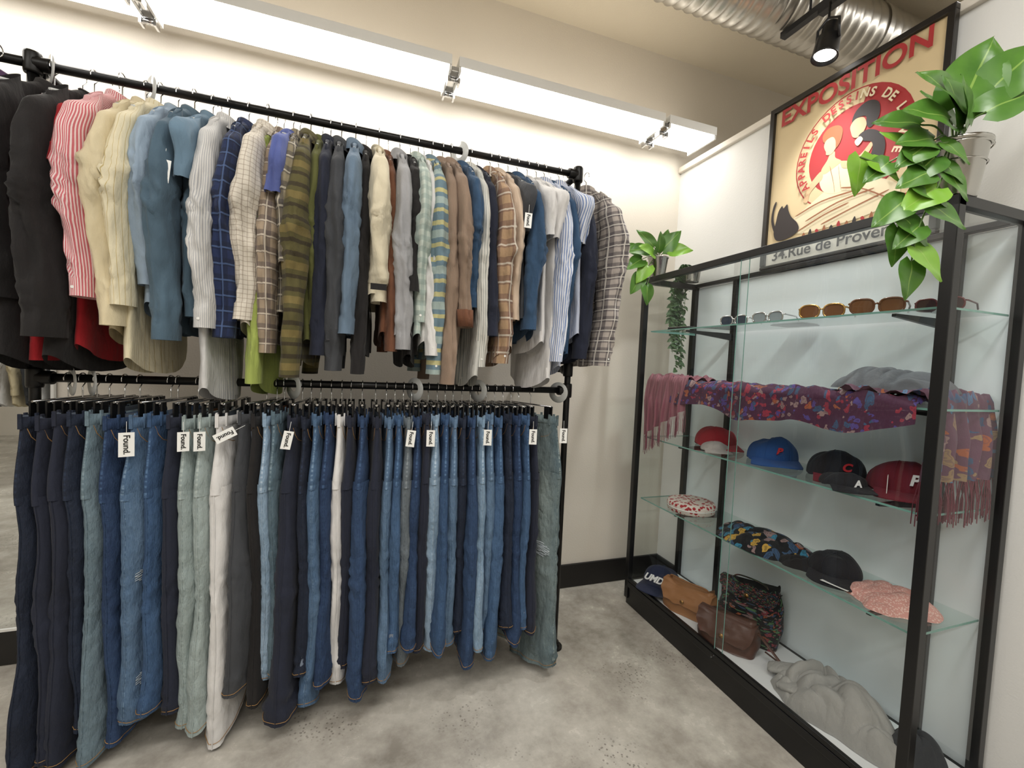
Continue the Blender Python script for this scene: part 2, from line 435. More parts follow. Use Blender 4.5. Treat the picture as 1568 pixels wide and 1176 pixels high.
# ---------------------------------------------------------------- shirts
def shirt(name, X, mat, sd=.8, hd=.85, w=.205, th=.020, yaw=0, yoff=0, collar=True, short=False, sr=.062, lining=None, z0=ZT, YY=YR, cuff=True, seed=None, cuffmat=None, rxk=1.0, knit=False):
    seed = seed if seed is not None else random.random()*100
    b = MB()
    rnd = random.Random(int(seed*1000))
    wt = [(.085, .055), (.10, .085), (.135, .15), (.175, w-.005), (.23, w), (hd, w+.012)]
    tt = [(.085, .030), (.10, .026), (.14, .014), (.2, .016), (.3, th), (hd, th*1.3)]
    XS = X*1.3+5
    def wave(y, z):
        d = min(1, max(0, (-z-.15)/.5))
        return d*(.009*math.sin(20*y+XS*2+z*1.5)+.028*N3(y*4, z*1.8, XS)+.007*N3(y*18, z*7, seed+4))
    rows = []; uvs = []; n = 44
    nr = 34
    for i in range(nr+1):
        s = i/nr; D = .085+(hd-.085)*(s**1.25)
        W = interp(wt, D); T = interp(tt, D)
        row = []; uv = []
        for k in range(n+1):
            a = 2*math.pi*k/n
            ca, sa = math.cos(a), math.sin(a)
            y = W*math.copysign(abs(ca)**.75, ca)
            x = T*math.copysign(abs(sa)**.8, sa)
            z = -D
            if s > .6: z += (s-.6)/.4*(.055*(abs(y)/w)**2)
            if D < .12: z -= .02*(0 if sa < 0 else sa)*(1 if D < .1 else .4)
            xx = x+wave(y, z)+ .003*N3(a*2, z*12, seed)*min(1, s*3)
            if k < n: row.append((xx, y, z))
            uv.append((a/(2*math.pi)*4*w, z))
        rows.append(row); uvs.append(uv)
    b.grid(rows, uvs, True, 0)
    last = rows[-1]
    b.grid([last, [(p[0]*.9+wave(p[1], p[2])*.1, p[1]*.97, p[2]+.05) for p in last]], None, True, 1)
    if collar:
        r1 = []; u1 = []
        for (rr, zz, fl) in ((.047, .02, 0), (.05, .028, 0), (.062, .020, 0), (.084, -.034, 1)):
            row = []
            for k in range(25):
                a = 2*math.pi*k/24
                dz = -.012*math.cos(a)
                pt = .026*max(0, math.cos(a*1.0))**6 if fl else 0
                row.append((rr*.62*math.cos(a), rr*math.sin(a), -.095+zz+dz-pt))
            r1.append(row); u1.append([(k/24*.3, zz) for k in range(25)])
        b.grid(r1, u1, False, 0)
    else:
        rows_ = []
        for (rr, zz) in ((.060, -.092), (.066, -.086), (.058, -.08), (.055, -.092)):
            rows_.append([(rr*.5*math.cos(2*math.pi*k/24), rr*math.sin(2*math.pi*k/24), zz-.012*math.cos(2*math.pi*k/24)) for k in range(24)])
        b.grid(rows_, None, True, 0)
    if collar:
        rws = []
        for i in range(20):
            z = -.13-(hd-.15)*i/19
            D = -z; T = interp(tt, D)
            rws.append([(T+wave(y, z)+.004, y, z) for y in (-.016, 0, .016)])
        b.grid(rws, [[(j*.01, -.13-.03*i) for j in range(3)] for i in range(20)], False, 0)
        for i in range(6):
            z = -.17-(hd-.25)*i/6
            b.disc((interp(tt, -z)+wave(0, z)+.0065, 0, z), .0055, n=10, mi=2, M=Matrix.Rotation(math.pi/2, 3, 'Y'))
        rws = []
        for i in range(6):
            z = -.27-.11*i/5
            rws.append([(interp(tt, -z)*.9+wave(y, z)+.007, y, z-(.012*(1-abs(j/2-1)) if i == 5 else 0)) for j, y in enumerate((-.13, -.105, -.08, -.055, -.03))])
        b.grid(rws, [[(.01*j, .02*i) for j in range(5)] for i in range(6)], False, 0)
    for side in (-1, 1):
        L = (.26 if short else sd-.155)
        dx = rnd.uniform(-.016, .016); dy = rnd.uniform(-.05, .035); sx = rnd.uniform(0, 6); eb = rnd.uniform(.38, .55); ebk = rnd.uniform(.0, .04)
        cp = [(0, w-.055), (.10, w-.015), (.25, w+.012), (.6, w+.012+dy*.5), (1, w+.005+dy)]
        rows = []; uvs = []; nr = 50 if not short else 18; n = 30
        gz = rnd.uniform(-3, 3); g3 = rnd.choice((2, 3))
        for i in range(nr+1):
            s = i/nr
            cy = (interp(cp, s)+ebk*bell(s, eb, .2))*side
            cz = -.140-(L+.015)*s
            ry = interp([(0, .035), (.12, sr), (.35, sr*1.04), (.7, sr*.88), (1, sr*.78)], s)
            rx = interp([(0, .012), (.15, .025), (.4, .031), (.8, .028), (1, .026)], s)*rxk
            if short: ry = interp([(0, .04), (.3, .075), (1, .085)], s); rx = interp([(0, .014), (.3, .026), (1, .032)], s)
            cf = cuff and not short and s > 1-.062/max(L, .1)
            if knit:
                if cf: ry *= .86; rx *= .92
                elif not short and s > .8: ry *= 1.1; rx *= 1.14
            elif cf: ry *= 1.07; rx *= 1.05     # stiff, flat, open woven cuff
            row = []; uv = []
            for k in range(n+1):
                a = 2*math.pi*k/n
                am = (.004 if cf else .018)*min(1, s*2.5)
                ca, sa = math.cos(a), math.sin(a)
                d = 1+ (am/.06)*N3(ca*1.5+seed, sa*1.5, cz*4+sx) + (am/.08)*N3(ca*3+seed, sa*3, cz*10+sx)
                if not cf: d += .15*min(1, s*2.5)*(abs(math.sin(g3*.5*a+sx+gz*cz+1.5*N3(seed, cz*3, 1)))-.6)
                dg = cz+.05*math.sin(a+sx)          # slanting creases at elbow and above the cuff
                d += (0 if cf or short else 1)*(.9*bell(s, eb, .15)+.7*bell(s, .86, .07))*(.5*abs(N3(ca*.9+seed, sa*.9, dg*26))-.08)
                x = rx*ca*d+dx*s+.035*N3(XS, cz*2, side)*s
                y = cy+ry*sa*d + .024*N3(seed+9, cz*3.5, side)*s
                z = cz + (.03*side*-sa*(1-s)**3 if s < .5 else 0) 
                if k < n: row.append((x, y, z))
                uv.append((a/(2*math.pi)*.26, z))
            rows.append(row); uvs.append(uv)
        b.grid(rows, uvs, True, 0)
        last = rows[-1]
        cx = sum(p[0] for p in last)/n; cy = sum(p[1] for p in last)/n
        b.grid([last, [(cx+(p[0]-cx)*.88, cy+(p[1]-cy)*.92, p[2]+.002) for p in last], [(cx+(p[0]-cx)*.8, cy+(p[1]-cy)*.86, p[2]+.06) for p in last]], None, True, 1)
        if cuff and collar and not short and rnd.random() < .4:
            q = rows[-3][int(n*.75) if side < 0 else int(n*.25)]
            b.disc((q[0], q[1]+side*.0015, q[2]), .005, n=10, mi=2, M=Matrix.Rotation(math.pi/2, 3, 'X'))
        if cuffmat:
            lo = rows[-1]; hi = rows[-6]
            ex_ = lambda row, k_: [(cx+(p[0]-cx)*k_, cy+(p[1]-cy)*k_, p[2]) for p in row]
            b.grid([ex_(lo, 1.02), ex_(lo, 1.2), ex_(hi, 1.22), ex_(hi, 1.0)], None, True, 3)
    o = b.obj(name, [mat, lining or mat, M_white, cuffmat or mat], None, (X, YY+yoff, z0), (0, 0, math.radians(yaw)))
    h = MB(); hook(h, 0, .085)
    h.tube([(0, -w+.02, -.165), (0, -.08, -.115), (0, 0, -.09), (0, .08, -.115), (0, w-.02, -.165)], .005, 6, 1)
    h.obj('hanger', [M_chrome, M_clear], o)
    return o

# ---------------------------------------------------------------- jeans
M_dk_in = plain('denim_inside', S(120, 130, 145), .9)
M_stitch = plain('gold_stitch', S(160, 122, 74), .7)
M_patch = plain('leather_patch', S(140, 92, 58), .7)
M_brass = metal('brass_button', S(170, 130, 80), .35)
def jeans(X, mat, L=1.13, yaw=0, yoff=0, hemw=.105, thigh=.115, pocket=0, rip=None, cuffed=False, th=.025, z0=ZL, YY=YR, seed=None, spread=0.0, waist=.185, name='pair_of_jeans', ripside=1):
    seed = seed if seed is not None else random.random()*100
    rnd = random.Random(int(seed*977)); b = MB()
    th *= rnd.uniform(.95, 1.3)
    zt = -.115+rnd.uniform(-.012, .01); XS = X*1.2+9
    tt = [(0, .018), (.06, .020), (.3, th)]
    def shared(y, z):   # neighbouring pairs drape together, so their folds nest
        return .024*N3(y*4, z*1.6, XS)+.011*N3(y*11, z*3, XS*1.4)
    def wave(y, z):
        d = min(1, max(0, (zt-z)/.3))
        return .005*math.sin(14*y+XS)*1+d*shared(y, z)
    def TX(y, D):
        T = interp(tt, D); W = interp([(0, waist), (.3, .222)], D)
        q = min(.999, abs(y)/W)
        return T*(1-q**2.6)**.5
    rows = []; uvs = []; n = 44
    for i in range(17):
        D = .30*i/16; W = interp([(0, waist), (.3, thigh*2-.012)], D); T = interp(tt, D)
        row = []; uv = []
        for k in range(n+1):
            a = 2*math.pi*k/n; ca, sa = math.cos(a), math.sin(a)
            y = W*math.copysign(abs(ca)**.7, ca); x = T*math.copysign(abs(sa)**.75, sa)*(1+.15*N3(y*12+seed, D*16, sa))
            z = zt-D
            if i < 4: z -= .012*math.cos(y*6)*(1 if sa > 0 else .2)*(1-i/4)
            if k < n: row.append((x+wave(y, z), y, z))
            uv.append((a/(2*math.pi), z))
        rows.append(row); uvs.append(uv)
    b.grid(rows, uvs, True, 0)
    f = rows[0]
    wb = []
    for (s_, dz) in ((1.0, .0), (1.18, .002), (1.22, -.036), (1.0, -.040)):
        wb.append([((p[0]-wave(p[1], p[2]))*s_+wave(p[1], p[2])+(0.0), p[1]*(1+.02*(s_-1)*6), p[2]+dz) for p in f])
    b.grid(wb, [[(k/n, -.1-.01*i) for k in range(n+1)] for i in range(4)], True, 0)
    b.grid([f, [(p[0]*.8, p[1]*.97, p[2]-.03) for p in f]], None, True, 1)
    for y in (-.15, -.06, .06, .15):
        for sg in (-1, 1):
            b.box((sg*(TX(y, .01)*1.15+.003)+wave(y, zt), y, zt-.02), (.006, .011, .052), 0)
    b.box((wave(-waist, zt), -waist*1.012-.003, zt-.02), (.012, .005, .052), 0)
    for sg in (-1, 1):
        pk = [(-.176, .045), (-.166, .075), (-.146, .098), (-.118, .108), (-.10, .11)] if not (pocket and sg > 0) else []
        if pk:
            b.tube([(sg*(TX(y, D)+.0015)+wave(y, zt-D), y, zt-D) for y, D in pk], .0016, 4, 2, False)
    for sg in ((1, -1) if pocket == 2 else (1,) if pocket == 1 else ()):
        for yc in (-.095, .095):
            shp = [(-.062, -.075), (.062, -.075), (.058, -.185), (0, -.21), (-.058, -.185)]
            def PP(dy, dz, e): 
                y = yc+dy; z = zt+dz
                return (sg*(TX(y, -dz)+e)+wave(y, z), y, z)
            rws = []; 
            for i in range(7):
                t = i/6
                zz = -.075-.11*t
                hw = .062-.004*t
                rws.append([PP(lerp(-hw, hw, j/6), zz-(.025*(1-abs(j/3-1)) if i == 6 else .0)*1, .008) for j in range(7)])
            b.grid(rws, [[(.25+.01*j, zz) for j in range(7)] for i in range(7)], False, 0)
            ee = []
            for i in range(5):
                for t in (0, .25, .5, .75): 
                    d0 = shp[i]; d1 = shp[(i+1) % 5]
                    ee.append(PP(lerp(d0[0], d1[0], t), lerp(d0[1], d1[1], t), .009))
            ee.append(ee[0]); b.tube(ee, .0014, 4, 1, False)
        b.box((sg*(TX(.03, .02)*1.2+.004)+wave(.03, zt), .09, zt-.02), (.003, .07, .045), 3)
    for side in (-1, 1):
        Lg = L-.27+(rnd.uniform(-.035, .025))
        dy = rnd.uniform(-.03, .045)+spread; dx = rnd.uniform(-.012, .012); hz = rnd.uniform(-.04, .04); kb = rnd.uniform(-.02, .025)
        rows = []; uvs = []; n = 30; nr = 60
        for i in range(nr+1):
            s = i/nr; z = zt-.27-Lg*s
            cy = side*(thigh-.012+dy*s+kb*bell(s, .45, .2))
            ry = interp([(0, thigh-.004), (.15, thigh-.010), (.5, lerp(thigh, hemw, .75)-.012), (1, hemw)], s)
            rx = interp([(0, th), (.2, th*1.02), (.5, th*.95), (1, th*1.2)], s)
            if cuffed and s > 1-.06/Lg: rx *= 1.25; ry *= 1.04
            row = []
            cz_ = bell(s, .44, .15)+1.0*bell(s, .93, .09)+.45*bell(s, .08, .1)
            for k in range(n):
                a = 2*math.pi*k/n + (math.pi if side < 0 else 0)
                ca, sa = math.cos(a), math.sin(a)
                d = 1+.22*N3(ca*1.4+seed, sa*1.4, z*4+side*3)+.14*N3(ca*3+seed, sa*3, z*12+side)
                d += cz_*(.6*abs(N3(ca*1.1+seed, sa*1.1+z*4, z*20))-.09)
                yy = ry*math.copysign(abs(ca)**.8, ca)
                x = rx*math.copysign(abs(sa)**.8, sa)*d + wave(cy+yy, z) + dx*s + .012*N3(seed, z*3.5, 7)*s
                y = cy+yy+ .022*N3(seed, z*4, side)*s
                y += .06*(d-1)*ca*.35*min(1, s*3)
                zz = z+(hz*ca*(s-.8)*5 if s > .8 else 0)
                row.append((x, y, max(zz, .012-z0)))
            rows.append(row); uvs.append([(k/n, z) for k in range(n+1)])
        b.grid(rows, uvs, True, 0)
        last = rows[-1]; cx = sum(p[0] for p in last)/n; cy = sum(p[1] for p in last)/n
        b.grid([last, [(cx+(p[0]-cx)*.8, cy+(p[1]-cy)*.96, p[2]+.002) for p in last], [(cx+(p[0]-cx)*.6, cy+(p[1]-cy)*.9, p[2]+.08) for p in last]], None, True, 1)
        b.tube([(r[0][0], r[0][1]+side*.0005, r[0][2]) for r in rows[::2]], .0024, 5, 0, False)
        hs = rows[-2]; b.tube([(cx+(p[0]-cx)*1.02, cy+(p[1]-cy)*1.01, p[2]) for p in hs+[hs[0]]], .0013, 4, 2, False)
        if rip:
            ks = [k for k in range(n) if (ripside*math.sin(2*math.pi*k/n + (math.pi if side < 0 else 0))) > .5]
            for rz in rip:
                for j in range(17):
                    zz = zt-.27-Lg*rz-.06*(j/16-.5)
                    pr = rows[min(nr, max(0, int(round((zt-.27-zz)/Lg*nr))))]
                    sub = sorted([pr[k] for k in ks], key=lambda p: p[1])
                    cut = int(abs(j-8)/3.5)
                    sub = sub[cut:len(sub)-cut]
                    b.tube([(p[0]+ripside*.003, p[1], zz+.004*math.sin(j*5+q*1.3)) for q, p in enumerate(sub)], .0022 if j in (0, 16) else .0012, 4, 5, False)
    o = b.obj(name, [mat, M_dk_in, M_stitch, M_patch, M_brass, M_thread], None, (X, YY+yoff, z0), (0, 0, math.radians(yaw)))
    h = MB(); hook(h, 0, .07)
    h.tube([(0, -.15, -.075), (0, .15, -.075)], .004, 6, 0)
    for y in (-.13, .13):
        h.box((.012, y, -.105), (.006, .03, .06), 1); h.box((-.012, y, -.105), (.006, .03, .06), 1); h.tube([(-.012, y, -.08), (.012, y, -.08)], .006, 8, 0)
    h.obj('clip_hanger', [M_chrome, M_black], o)
    return o

F = fabric
f_purple = F('purple_plaid', 'plaid', S(84, 56, 92), S(50, 36, 60), S(150, 120, 150), 22, .6)
f_black = F('black', 's', S(26, 23, 23))
f_red = F('red', 's', S(158, 20, 30))
f_pink = F('pinkstripe', 'v', S(234, 212, 210), S(200, 104, 112), None, 160, .45)
f_cream = F('cream', 's', S(214, 200, 166))
f_cream2 = F('creamstripe', 'v', S(224, 214, 184), S(196, 176, 124), None, 60, .9)
f_lblue = F('lightblue', 's', S(150, 168, 186))
f_teal = F('tealdenim', 's', S(76, 98, 114))
f_ldenim = F('ldenim', 's', S(104, 130, 150))
f_gstripe = F('greystripe', 'v', S(216, 214, 210), S(176, 177, 180), None, 150, .6)
f_navyp = F('navyplaid', 'plaid', S(32, 46, 84), S(16, 24, 46), S(76, 98, 140), 18, .5)
f_check = F('whitecheck', 'plaid', S(220, 212, 198), S(146, 130, 114), None, 60, .85)
f_lime = F('lime', 's', S(158, 172, 88))
f_brplaid = F('brownplaid', 'plaid', S(162, 144, 122), S(80, 70, 74), S(210, 198, 180), 18, .55)
f_peri = F('periwinkle', 's', S(88, 100, 160))
f_gplaid = F('greyplaid', 'plaid', S(144, 134, 110), S(64, 60, 66), S(204, 196, 178), 16, .5)
f_olive = F('olivestripe', 'h', S(88, 82, 46), S(60, 52, 32), S(120, 106, 62), 8)
f_olive2 = F('olive', 's', S(92, 94, 48))
f_navy = F('navy', 's', S(28, 33, 50))
f_char = F('charcoal', 's', S(62, 64, 68))
f_steel = F('steelblue', 's', S(102, 122, 142))
f_crs = F('creamsweat', 's', S(220, 210, 184))
f_grey = F('lightgrey', 's', S(160, 160, 162))
f_white = F('white', 's', S(222, 220, 218))
f_mint = F('mintplaid', 'plaid', S(196, 206, 196), S(148, 166, 160), None, 24, .5)
f_bys = F('blueyellow', 'h', S(108, 132, 144), S(190, 184, 134), S(158, 174, 170), 7)
f_cord = F('tancord', 'cord', S(150, 128, 110))
f_brn = F('brown', 's', S(110, 70, 48))
f_blued = F('bluedenim', 's', S(50, 78, 108))
f_wplaid = F('warmplaid', 'plaid', S(176, 146, 114), S(110, 80, 74), S(214, 204, 188), 13, .5)
f_peach = F('peach', 's', S(206, 184, 162))
f_bstr = F('bluestripe', 'v', S(226, 228, 234), S(120, 142, 188), None, 90, .6)
f_dplaid = F('darkplaid', 'plaid', S(178, 168, 160), S(50, 46, 58), S(220, 214, 204), 20, .45)
f_wstr = F('whitestripe2', 'v', S(216, 214, 206), S(160, 164, 160), None, 80, .7)

SH = [
 (-1.36, f_char, .8, .9, {}),
 (-1.24, f_purple, .72, .78, dict(yoff=-.05, sr=.08)),
 (-1.18, f_black, .98, 1.05, dict(w=.23, sr=.08, collar=False, yoff=.03)),
 (-1.11, f_black, .86, 1.10, dict(w=.235, sr=.10, th=.035, rxk=1.6)),
 (-1.04, f_red, 1.06, 1.04, dict(w=.20, collar=False, yoff=.03)),
 (-.99, f_black, .98, 1.10, dict(w=.225, sr=.09, th=.03, collar=False, yoff=.0, rxk=1.45)),
 (-.945, f_red, .3, 1.06, dict(short=True, collar=False, yoff=.05)),
 (-.895, f_pink, .84, .80, dict(yoff=-.02, sr=.085, rxk=1.35)),
 (-.825, f_cream, .93, 1.0, dict(sr=.08, rxk=1.25)),
 (-.775, f_cream2, .86, 1.10, dict(yoff=-.01, sr=.07, rxk=1.1)),
 (-.72, f_lblue, .78, .90, dict(sr=.07, rxk=1.15)),
 (-.66, f_teal, .97, .95, dict(sr=.08, yoff=-.015, rxk=1.35)),
 (-.60, f_ldenim, .9, .8, dict(short=True)),
 (-.59, f_teal, .88, .95, dict(yoff=.05)),
 (-.54, f_gstripe, .92, 1.20, dict(yoff=-.01, sr=.076, rxk=1.25)),
 (-.47, f_navyp, .95, .95, dict(yoff=.0, sr=.07, rxk=1.25)),
 (-.395, f_check, .88, .95, dict(sr=.086, yoff=-.02, rxk=1.4)),
 (-.375, f_lime, 1.12, 1.18, dict(yoff=.05, collar=False)),
 (-.34, f_brplaid, 1.0, .98, dict(yoff=.02, sr=.07, rxk=1.1)),
 (-.30, f_peri, .5, .7, dict(short=True, collar=False, w=.225)),
 (-.275, f_gplaid, .66, .9, dict(yoff=.01, sr=.075, rxk=1.1)),
 (-.23, f_olive, 1.09, 1.05, dict(sr=.08, yoff=-.015, rxk=1.3)),
 (-.185, f_olive2, .88, 1.0, dict(yoff=.02)),
 (-.15, f_navy, 1.0, .98, dict(sr=.07, rxk=1.1)),
 (-.105, f_char, 1.06, 1.0, dict(yoff=-.005, sr=.07, rxk=1.2)),
 (-.045, f_steel, .91, .92, dict(sr=.082, yoff=-.015, rxk=1.3)),
 (.0, f_black, 1.07, 1.0, dict(yoff=.03)),
 (.055, f_crs, .77, .8, dict(collar=False, sr=.09, yoff=-.015, th=.03, rxk=1.45, knit=True)),
 (.10, f_brn, .97, .95, dict(yoff=.04)),
 (.15, f_grey, .96, .96, dict(sr=.078, rxk=1.25)),
 (.20, f_black, .72, 1.04, dict(yoff=.02, collar=False)),
 (.235, f_mint, .84, .95, dict(sr=.07, rxk=1.1)),
 (.265, f_white, .98, .98, dict(yoff=.02)),
 (.30, f_bys, 1.06, 1.0, dict(sr=.074, rxk=1.2)),
 (.35, f_cord, 1.10, .96, dict(sr=.07, rxk=1.1)),
 (.39, f_cord, .85, .96, dict(sr=.074, yoff=-.01, cuffmat=f_brn, rxk=1.1)),
 (.45, f_blued, .76, .85, dict(sr=.074, rxk=1.1)),
 (.49, f_wstr, 1.02, 1.12, {}),
 (.53, f_navy, .88, .95, dict(yoff=.02)),
 (.59, f_wplaid, 1.0, 1.02, dict(sr=.078, rxk=1.3)),
 (.635, f_peach, .8, .98, {}),
 (.685, f_char, .5, .85, dict(short=True, collar=False)),
 (.735, f_blued, .84, .9, dict(sr=.07, rxk=1.1)),
 (.79, f_white, .5, .95, dict(short=True, collar=False)),
 (.84, f_white, .92, 1.12, dict(short=True, collar=False)),
 (.885, f_bstr, .98, 1.06, {}),
 (.93, f_blued, .93, 1.0, dict(yoff=.02)),
 (.97, f_bstr, .9, .9, dict(short=True)),
 (1.02, f_navy, .96, .99, dict(yoff=.03)),
]
for i, (X, m_, sd, hd, kw) in enumerate(SH):
    nm = 'hanging_shirt'
    if m_ in (f_crs,): nm = 'hanging_sweatshirt'
    if kw.get('short') and not kw.get('collar', True): nm = 'hanging_tshirt'
    if m_ in (f_black, f_red): nm = 'hanging_jacket'
    yw = X*7
    Xh = X-.235*math.sin(math.radians(yw))
    o = shirt(nm, Xh, m_, sd, hd, seed=i*3.37+1, yaw=yw, **kw)
    if i in (12,): add_tag(o, -.03, -.31, -.36, .2, .1)
    if i in (41,): add_tag(o, -.02, -.31, -.34, -.2, .05, s=.85)
    if i == 27:
        t = MB(); t.box((0, 0, 0), (.06, .002, .024), 0)
        t.obj('label', [f_black], o, (.005, -.312, -.725))
o = shirt('hanging_shirt', 1.10, f_dplaid, .99, 1.0, seed=177, yaw=12, sr=.085, rxk=1.25)

D = denim
d_navy = D('navy', S(20, 31, 52), S(48, 66, 96), .45)
d_ink = D('ink', S(17, 24, 40), S(38, 52, 76), .4)
d_indigo = D('indigo', S(30, 50, 82), S(70, 98, 134), .5)
d_mid = D('mid', S(64, 90, 120), S(134, 160, 184), .5)
d_blue = D('blue', S(46, 72, 106), S(98, 130, 164), .5)
d_light = D('light', S(116, 142, 166), S(190, 205, 218), .55)
d_pale = D('pale', S(138, 151, 150), S(184, 194, 190), .5)
d_teal = D('teal', S(78, 98, 110), S(138, 156, 164), .5)
d_white = D('white', S(214, 208, 190), S(234, 228, 212), .5)
d_char = D('charcoal', S(44, 51, 56), S(108, 116, 116), .55)
d_grey = D('grey', S(88, 97, 104), S(144, 152, 156), .5)
d_green = D('green', S(70, 88, 96), S(164, 176, 170), .65)
d_black = D('black', S(22, 23, 26), S(46, 48, 52), .35)
JN = [
 (-1.075, d_ink, 1.26, dict(hemw=.12)), (-1.03, d_navy, 1.25, dict(hemw=.12)), (-.985, d_navy, 1.27, {}), (-.945, d_ink, 1.18, {}),
 (-.895, d_teal, 1.26, dict(hemw=.11, th=.028)), (-.845, d_indigo, 1.18, {}), 
 (-.775, d_mid, 1.18, dict(yaw=-10, rip=[.36, .80], hemw=.115, thigh=.12, th=.028)), (-.715, d_blue, 1.13, dict(th=.026)), (-.66, d_navy, 1.15, dict(pocket=1, yaw=-5, th=.026)),
 (-.61, d_pale, 1.17, dict(th=.027)), (-.56, d_pale, 1.2, dict(th=.027)),
 (-.505, d_white, 1.22, dict(hemw=.14, th=.03)), (-.435, d_char, 1.12, dict(yaw=-14, pocket=1, hemw=.13, th=.03)), (-.385, d_black, 1.15, {}),
 (-.345, d_light, 1.14, {}), (-.315, d_teal, 1.08, {}),
 (-.26, d_navy, 1.18, dict(hemw=.135, cuffed=True, yaw=-5, th=.032)), (-.205, d_ink, 1.11, {}),
 (-.165, d_mid, 1.26, dict(hemw=.10)), (-.12, d_indigo, 1.10, {}),
 (-.075, d_white, 1.18, dict(th=.023)), (-.035, d_navy, 1.08, {}),
 (.015, d_indigo, 1.17, dict(hemw=.125, th=.03)), (.075, d_navy, 1.17, dict(th=.03)), (.125, d_mid, 1.14, {}), (.165, d_blue, 1.05, {}),
 (.205, d_grey, 1.10, {}), (.245, d_indigo, 1.05, {}), (.285, d_navy, 1.09, {}),
 (.325, d_light, 1.10, dict(th=.028)), (.37, d_blue, 1.07, dict(hemw=.12)), (.41, d_mid, 1.03, {}), (.45, d_ink, 1.07, {}),
 (.495, d_indigo, 1.12, dict(th=.028)), (.54, d_light, 1.09, dict(hemw=.12)), (.58, d_mid, 1.05, {}), (.625, d_blue, 1.13, dict(hemw=.125, th=.028)), (.67, d_ink, 1.02, {}),
 (.715, d_indigo, 1.09, dict(hemw=.12)), (.76, d_blue, 1.06, {}), (.81, d_navy, 1.02, dict(yoff=.02)),
 (.92, d_green, 1.26, dict(yaw=14, hemw=.145, rip=[.40], ripside=-1, thigh=.12, th=.032)),
]
tagj = {6: .0, 9: 0, 10: .0, 12: 1.1, 16: .2, 26: .1, 28: 0, 34: 0, 39: 0, 41: 0}
for i, (X, m_, L, kw) in enumerate(JN):
    kw = dict(kw); yw = X*9+kw.pop('yaw', 0)
    Xh = X-.2*math.sin(math.radians(yw))
    o = jeans(Xh, m_, L, seed=i*2.71+5, yaw=yw, **kw)
    if i in tagj:
        add_tag(o, .012, -.228, -.165, (-.25 if X > 0 else .35)-math.radians(yw), tagj[i], s=1.15 if i == 6 else .95)

# size divider rings
def divider(x, z):
    b = MB(); n = 28; rows = []
    for (r, dx) in ((.022, -.001), (.055, -.001), (.055, .001), (.022, .001), (.022, -.001)):
        rows.append([(dx, r*math.cos(2*math.pi*k/n), r*math.sin(2*math.pi*k/n)) for k in range(n)])
    b.grid(rows, None, True)
    b.obj('size_divider_disc', [M_clear], None, (x, YR, z-.012), (0, 0, math.radians(38)))
for x in (-1.03, -.97, -.27, .25, .56, 1.0): divider(x, ZL)
for x in (-1.09, -.79, .42): divider(x, ZT)

# ----------------------------------------------------- mirror (left) + rack it reflects
mm = metal('mirror_silver', S(235, 238, 238), .01)
b = MB(); b.box((0, 0, 0), (.9, .012, 2.1), 0)
b.box((.455, -.002, 0), (.012, .02, 2.12), 1); b.box((-.455, -.002, 0), (.012, .02, 2.12), 1); b.box((0, -.002, 1.055), (.92, .02, .012), 1); b.box((0, -.002, -1.055), (.92, .02, .012), 1)
b.obj('wall_mirror', [mm, M_white], None, (-1.83, DW-.012, 1.23))
b = MB(); b.tube([(-4.9, -1.4, 1.62), (-2.9, -1.4, 1.62)], .016, 10)
for x in (-4.9, -2.9):
    b.tube([(x, -1.4, .02), (x, -1.4, 1.62)], .016, 10); b.tube([(x, -1.65, .02), (x, -1.15, .02)], .016, 10)
b.obj('garment_rack', [M_pipe])
for i in range(16):
    shirt('hanging_shirt', -4.8+i*.12, random.choice([f_white, f_grey, f_cream, f_crs, f_char, f_peach, f_wstr]), .7, .85, z0=1.62, YY=-1.4, seed=200+i)

# ------------------------------------------------------------ display case
CX0, CX1, CY0, CY1, CH = 1.70, 2.13, .845, 2.43, 2.125
case = empty('glass_display_case')
b = MB(); P_ = .034
for x in (CX0+P_/2, CX1-P_/2):
    for y in (CY0+P_/2, CY1-P_/2): b.box((x, y, CH/2+.02), (P_, P_, CH-.04))
for z in (CH-P_/2, .135): b.box((CX0+P_/2, (CY0+CY1)/2, z), (P_, CY1-CY0, P_))
b.box((CX1-P_/2, (CY0+CY1)/2, .135), (P_, CY1-CY0, P_)); b.box((CX1-P_/2, (CY0+CY1)/2, CH-.011), (P_, CY1-CY0, .022))
for y in (CY0+P_/2, CY1-P_/2):
    for z in (CH-P_/2, .135): b.box(((CX0+CX1)/2, y, z), (CX1-CX0, P_, P_))
b.box(((CX0+CX1)/2, (CY0+CY1)/2, .06), (CX1-CX0-.02, CY1-CY0-.02, .12))
for y in (1.035, 2.075): b.box((CX1-.02, y, 1.12), (.022, .03, 1.98))
b.box((CX0+.012, (CY0+CY1)/2, .165), (.02, CY1-CY0-.06, .02))
b.obj('frame', [M_black], case, bevel=.002)
b = MB()
ys, ye = CY0+P_, CY1-P_; zl, zh = .15, CH-.03; xs_, xe_ = CX0+.02, CX1-.02
def pane(pts):
    k = len(b.v); b.v.extend([Vector(p) for p in pts]); b.face([k, k+1, k+2, k+3], 0, None, True)
ym = (ys+ye)/2
pane([(CX0+.008, ys, zl), (CX0+.008, ym+.02, zl), (CX0+.008, ym+.02, zh), (CX0+.008, ys, zh)])
pane([(CX0+.016, ym-.02, zl), (CX0+.016, ye, zl), (CX0+.016, ye, zh), (CX0+.016, ym-.02, zh)])
pane([(xs_, CY0+.012, zl), (xe_, CY0+.012, zl), (xe_, CY0+.012, zh), (xs_, CY0+.012, zh)])
pane([(xs_, CY1-.012, zl), (xe_, CY1-.012, zl), (xe_, CY1-.012, zh), (xs_, CY1-.012, zh)])
pane([(xs_, ys, CH-.006), (xe_, ys, CH-.006), (xe_, ye, CH-.006), (xs_, ye, CH-.006)])
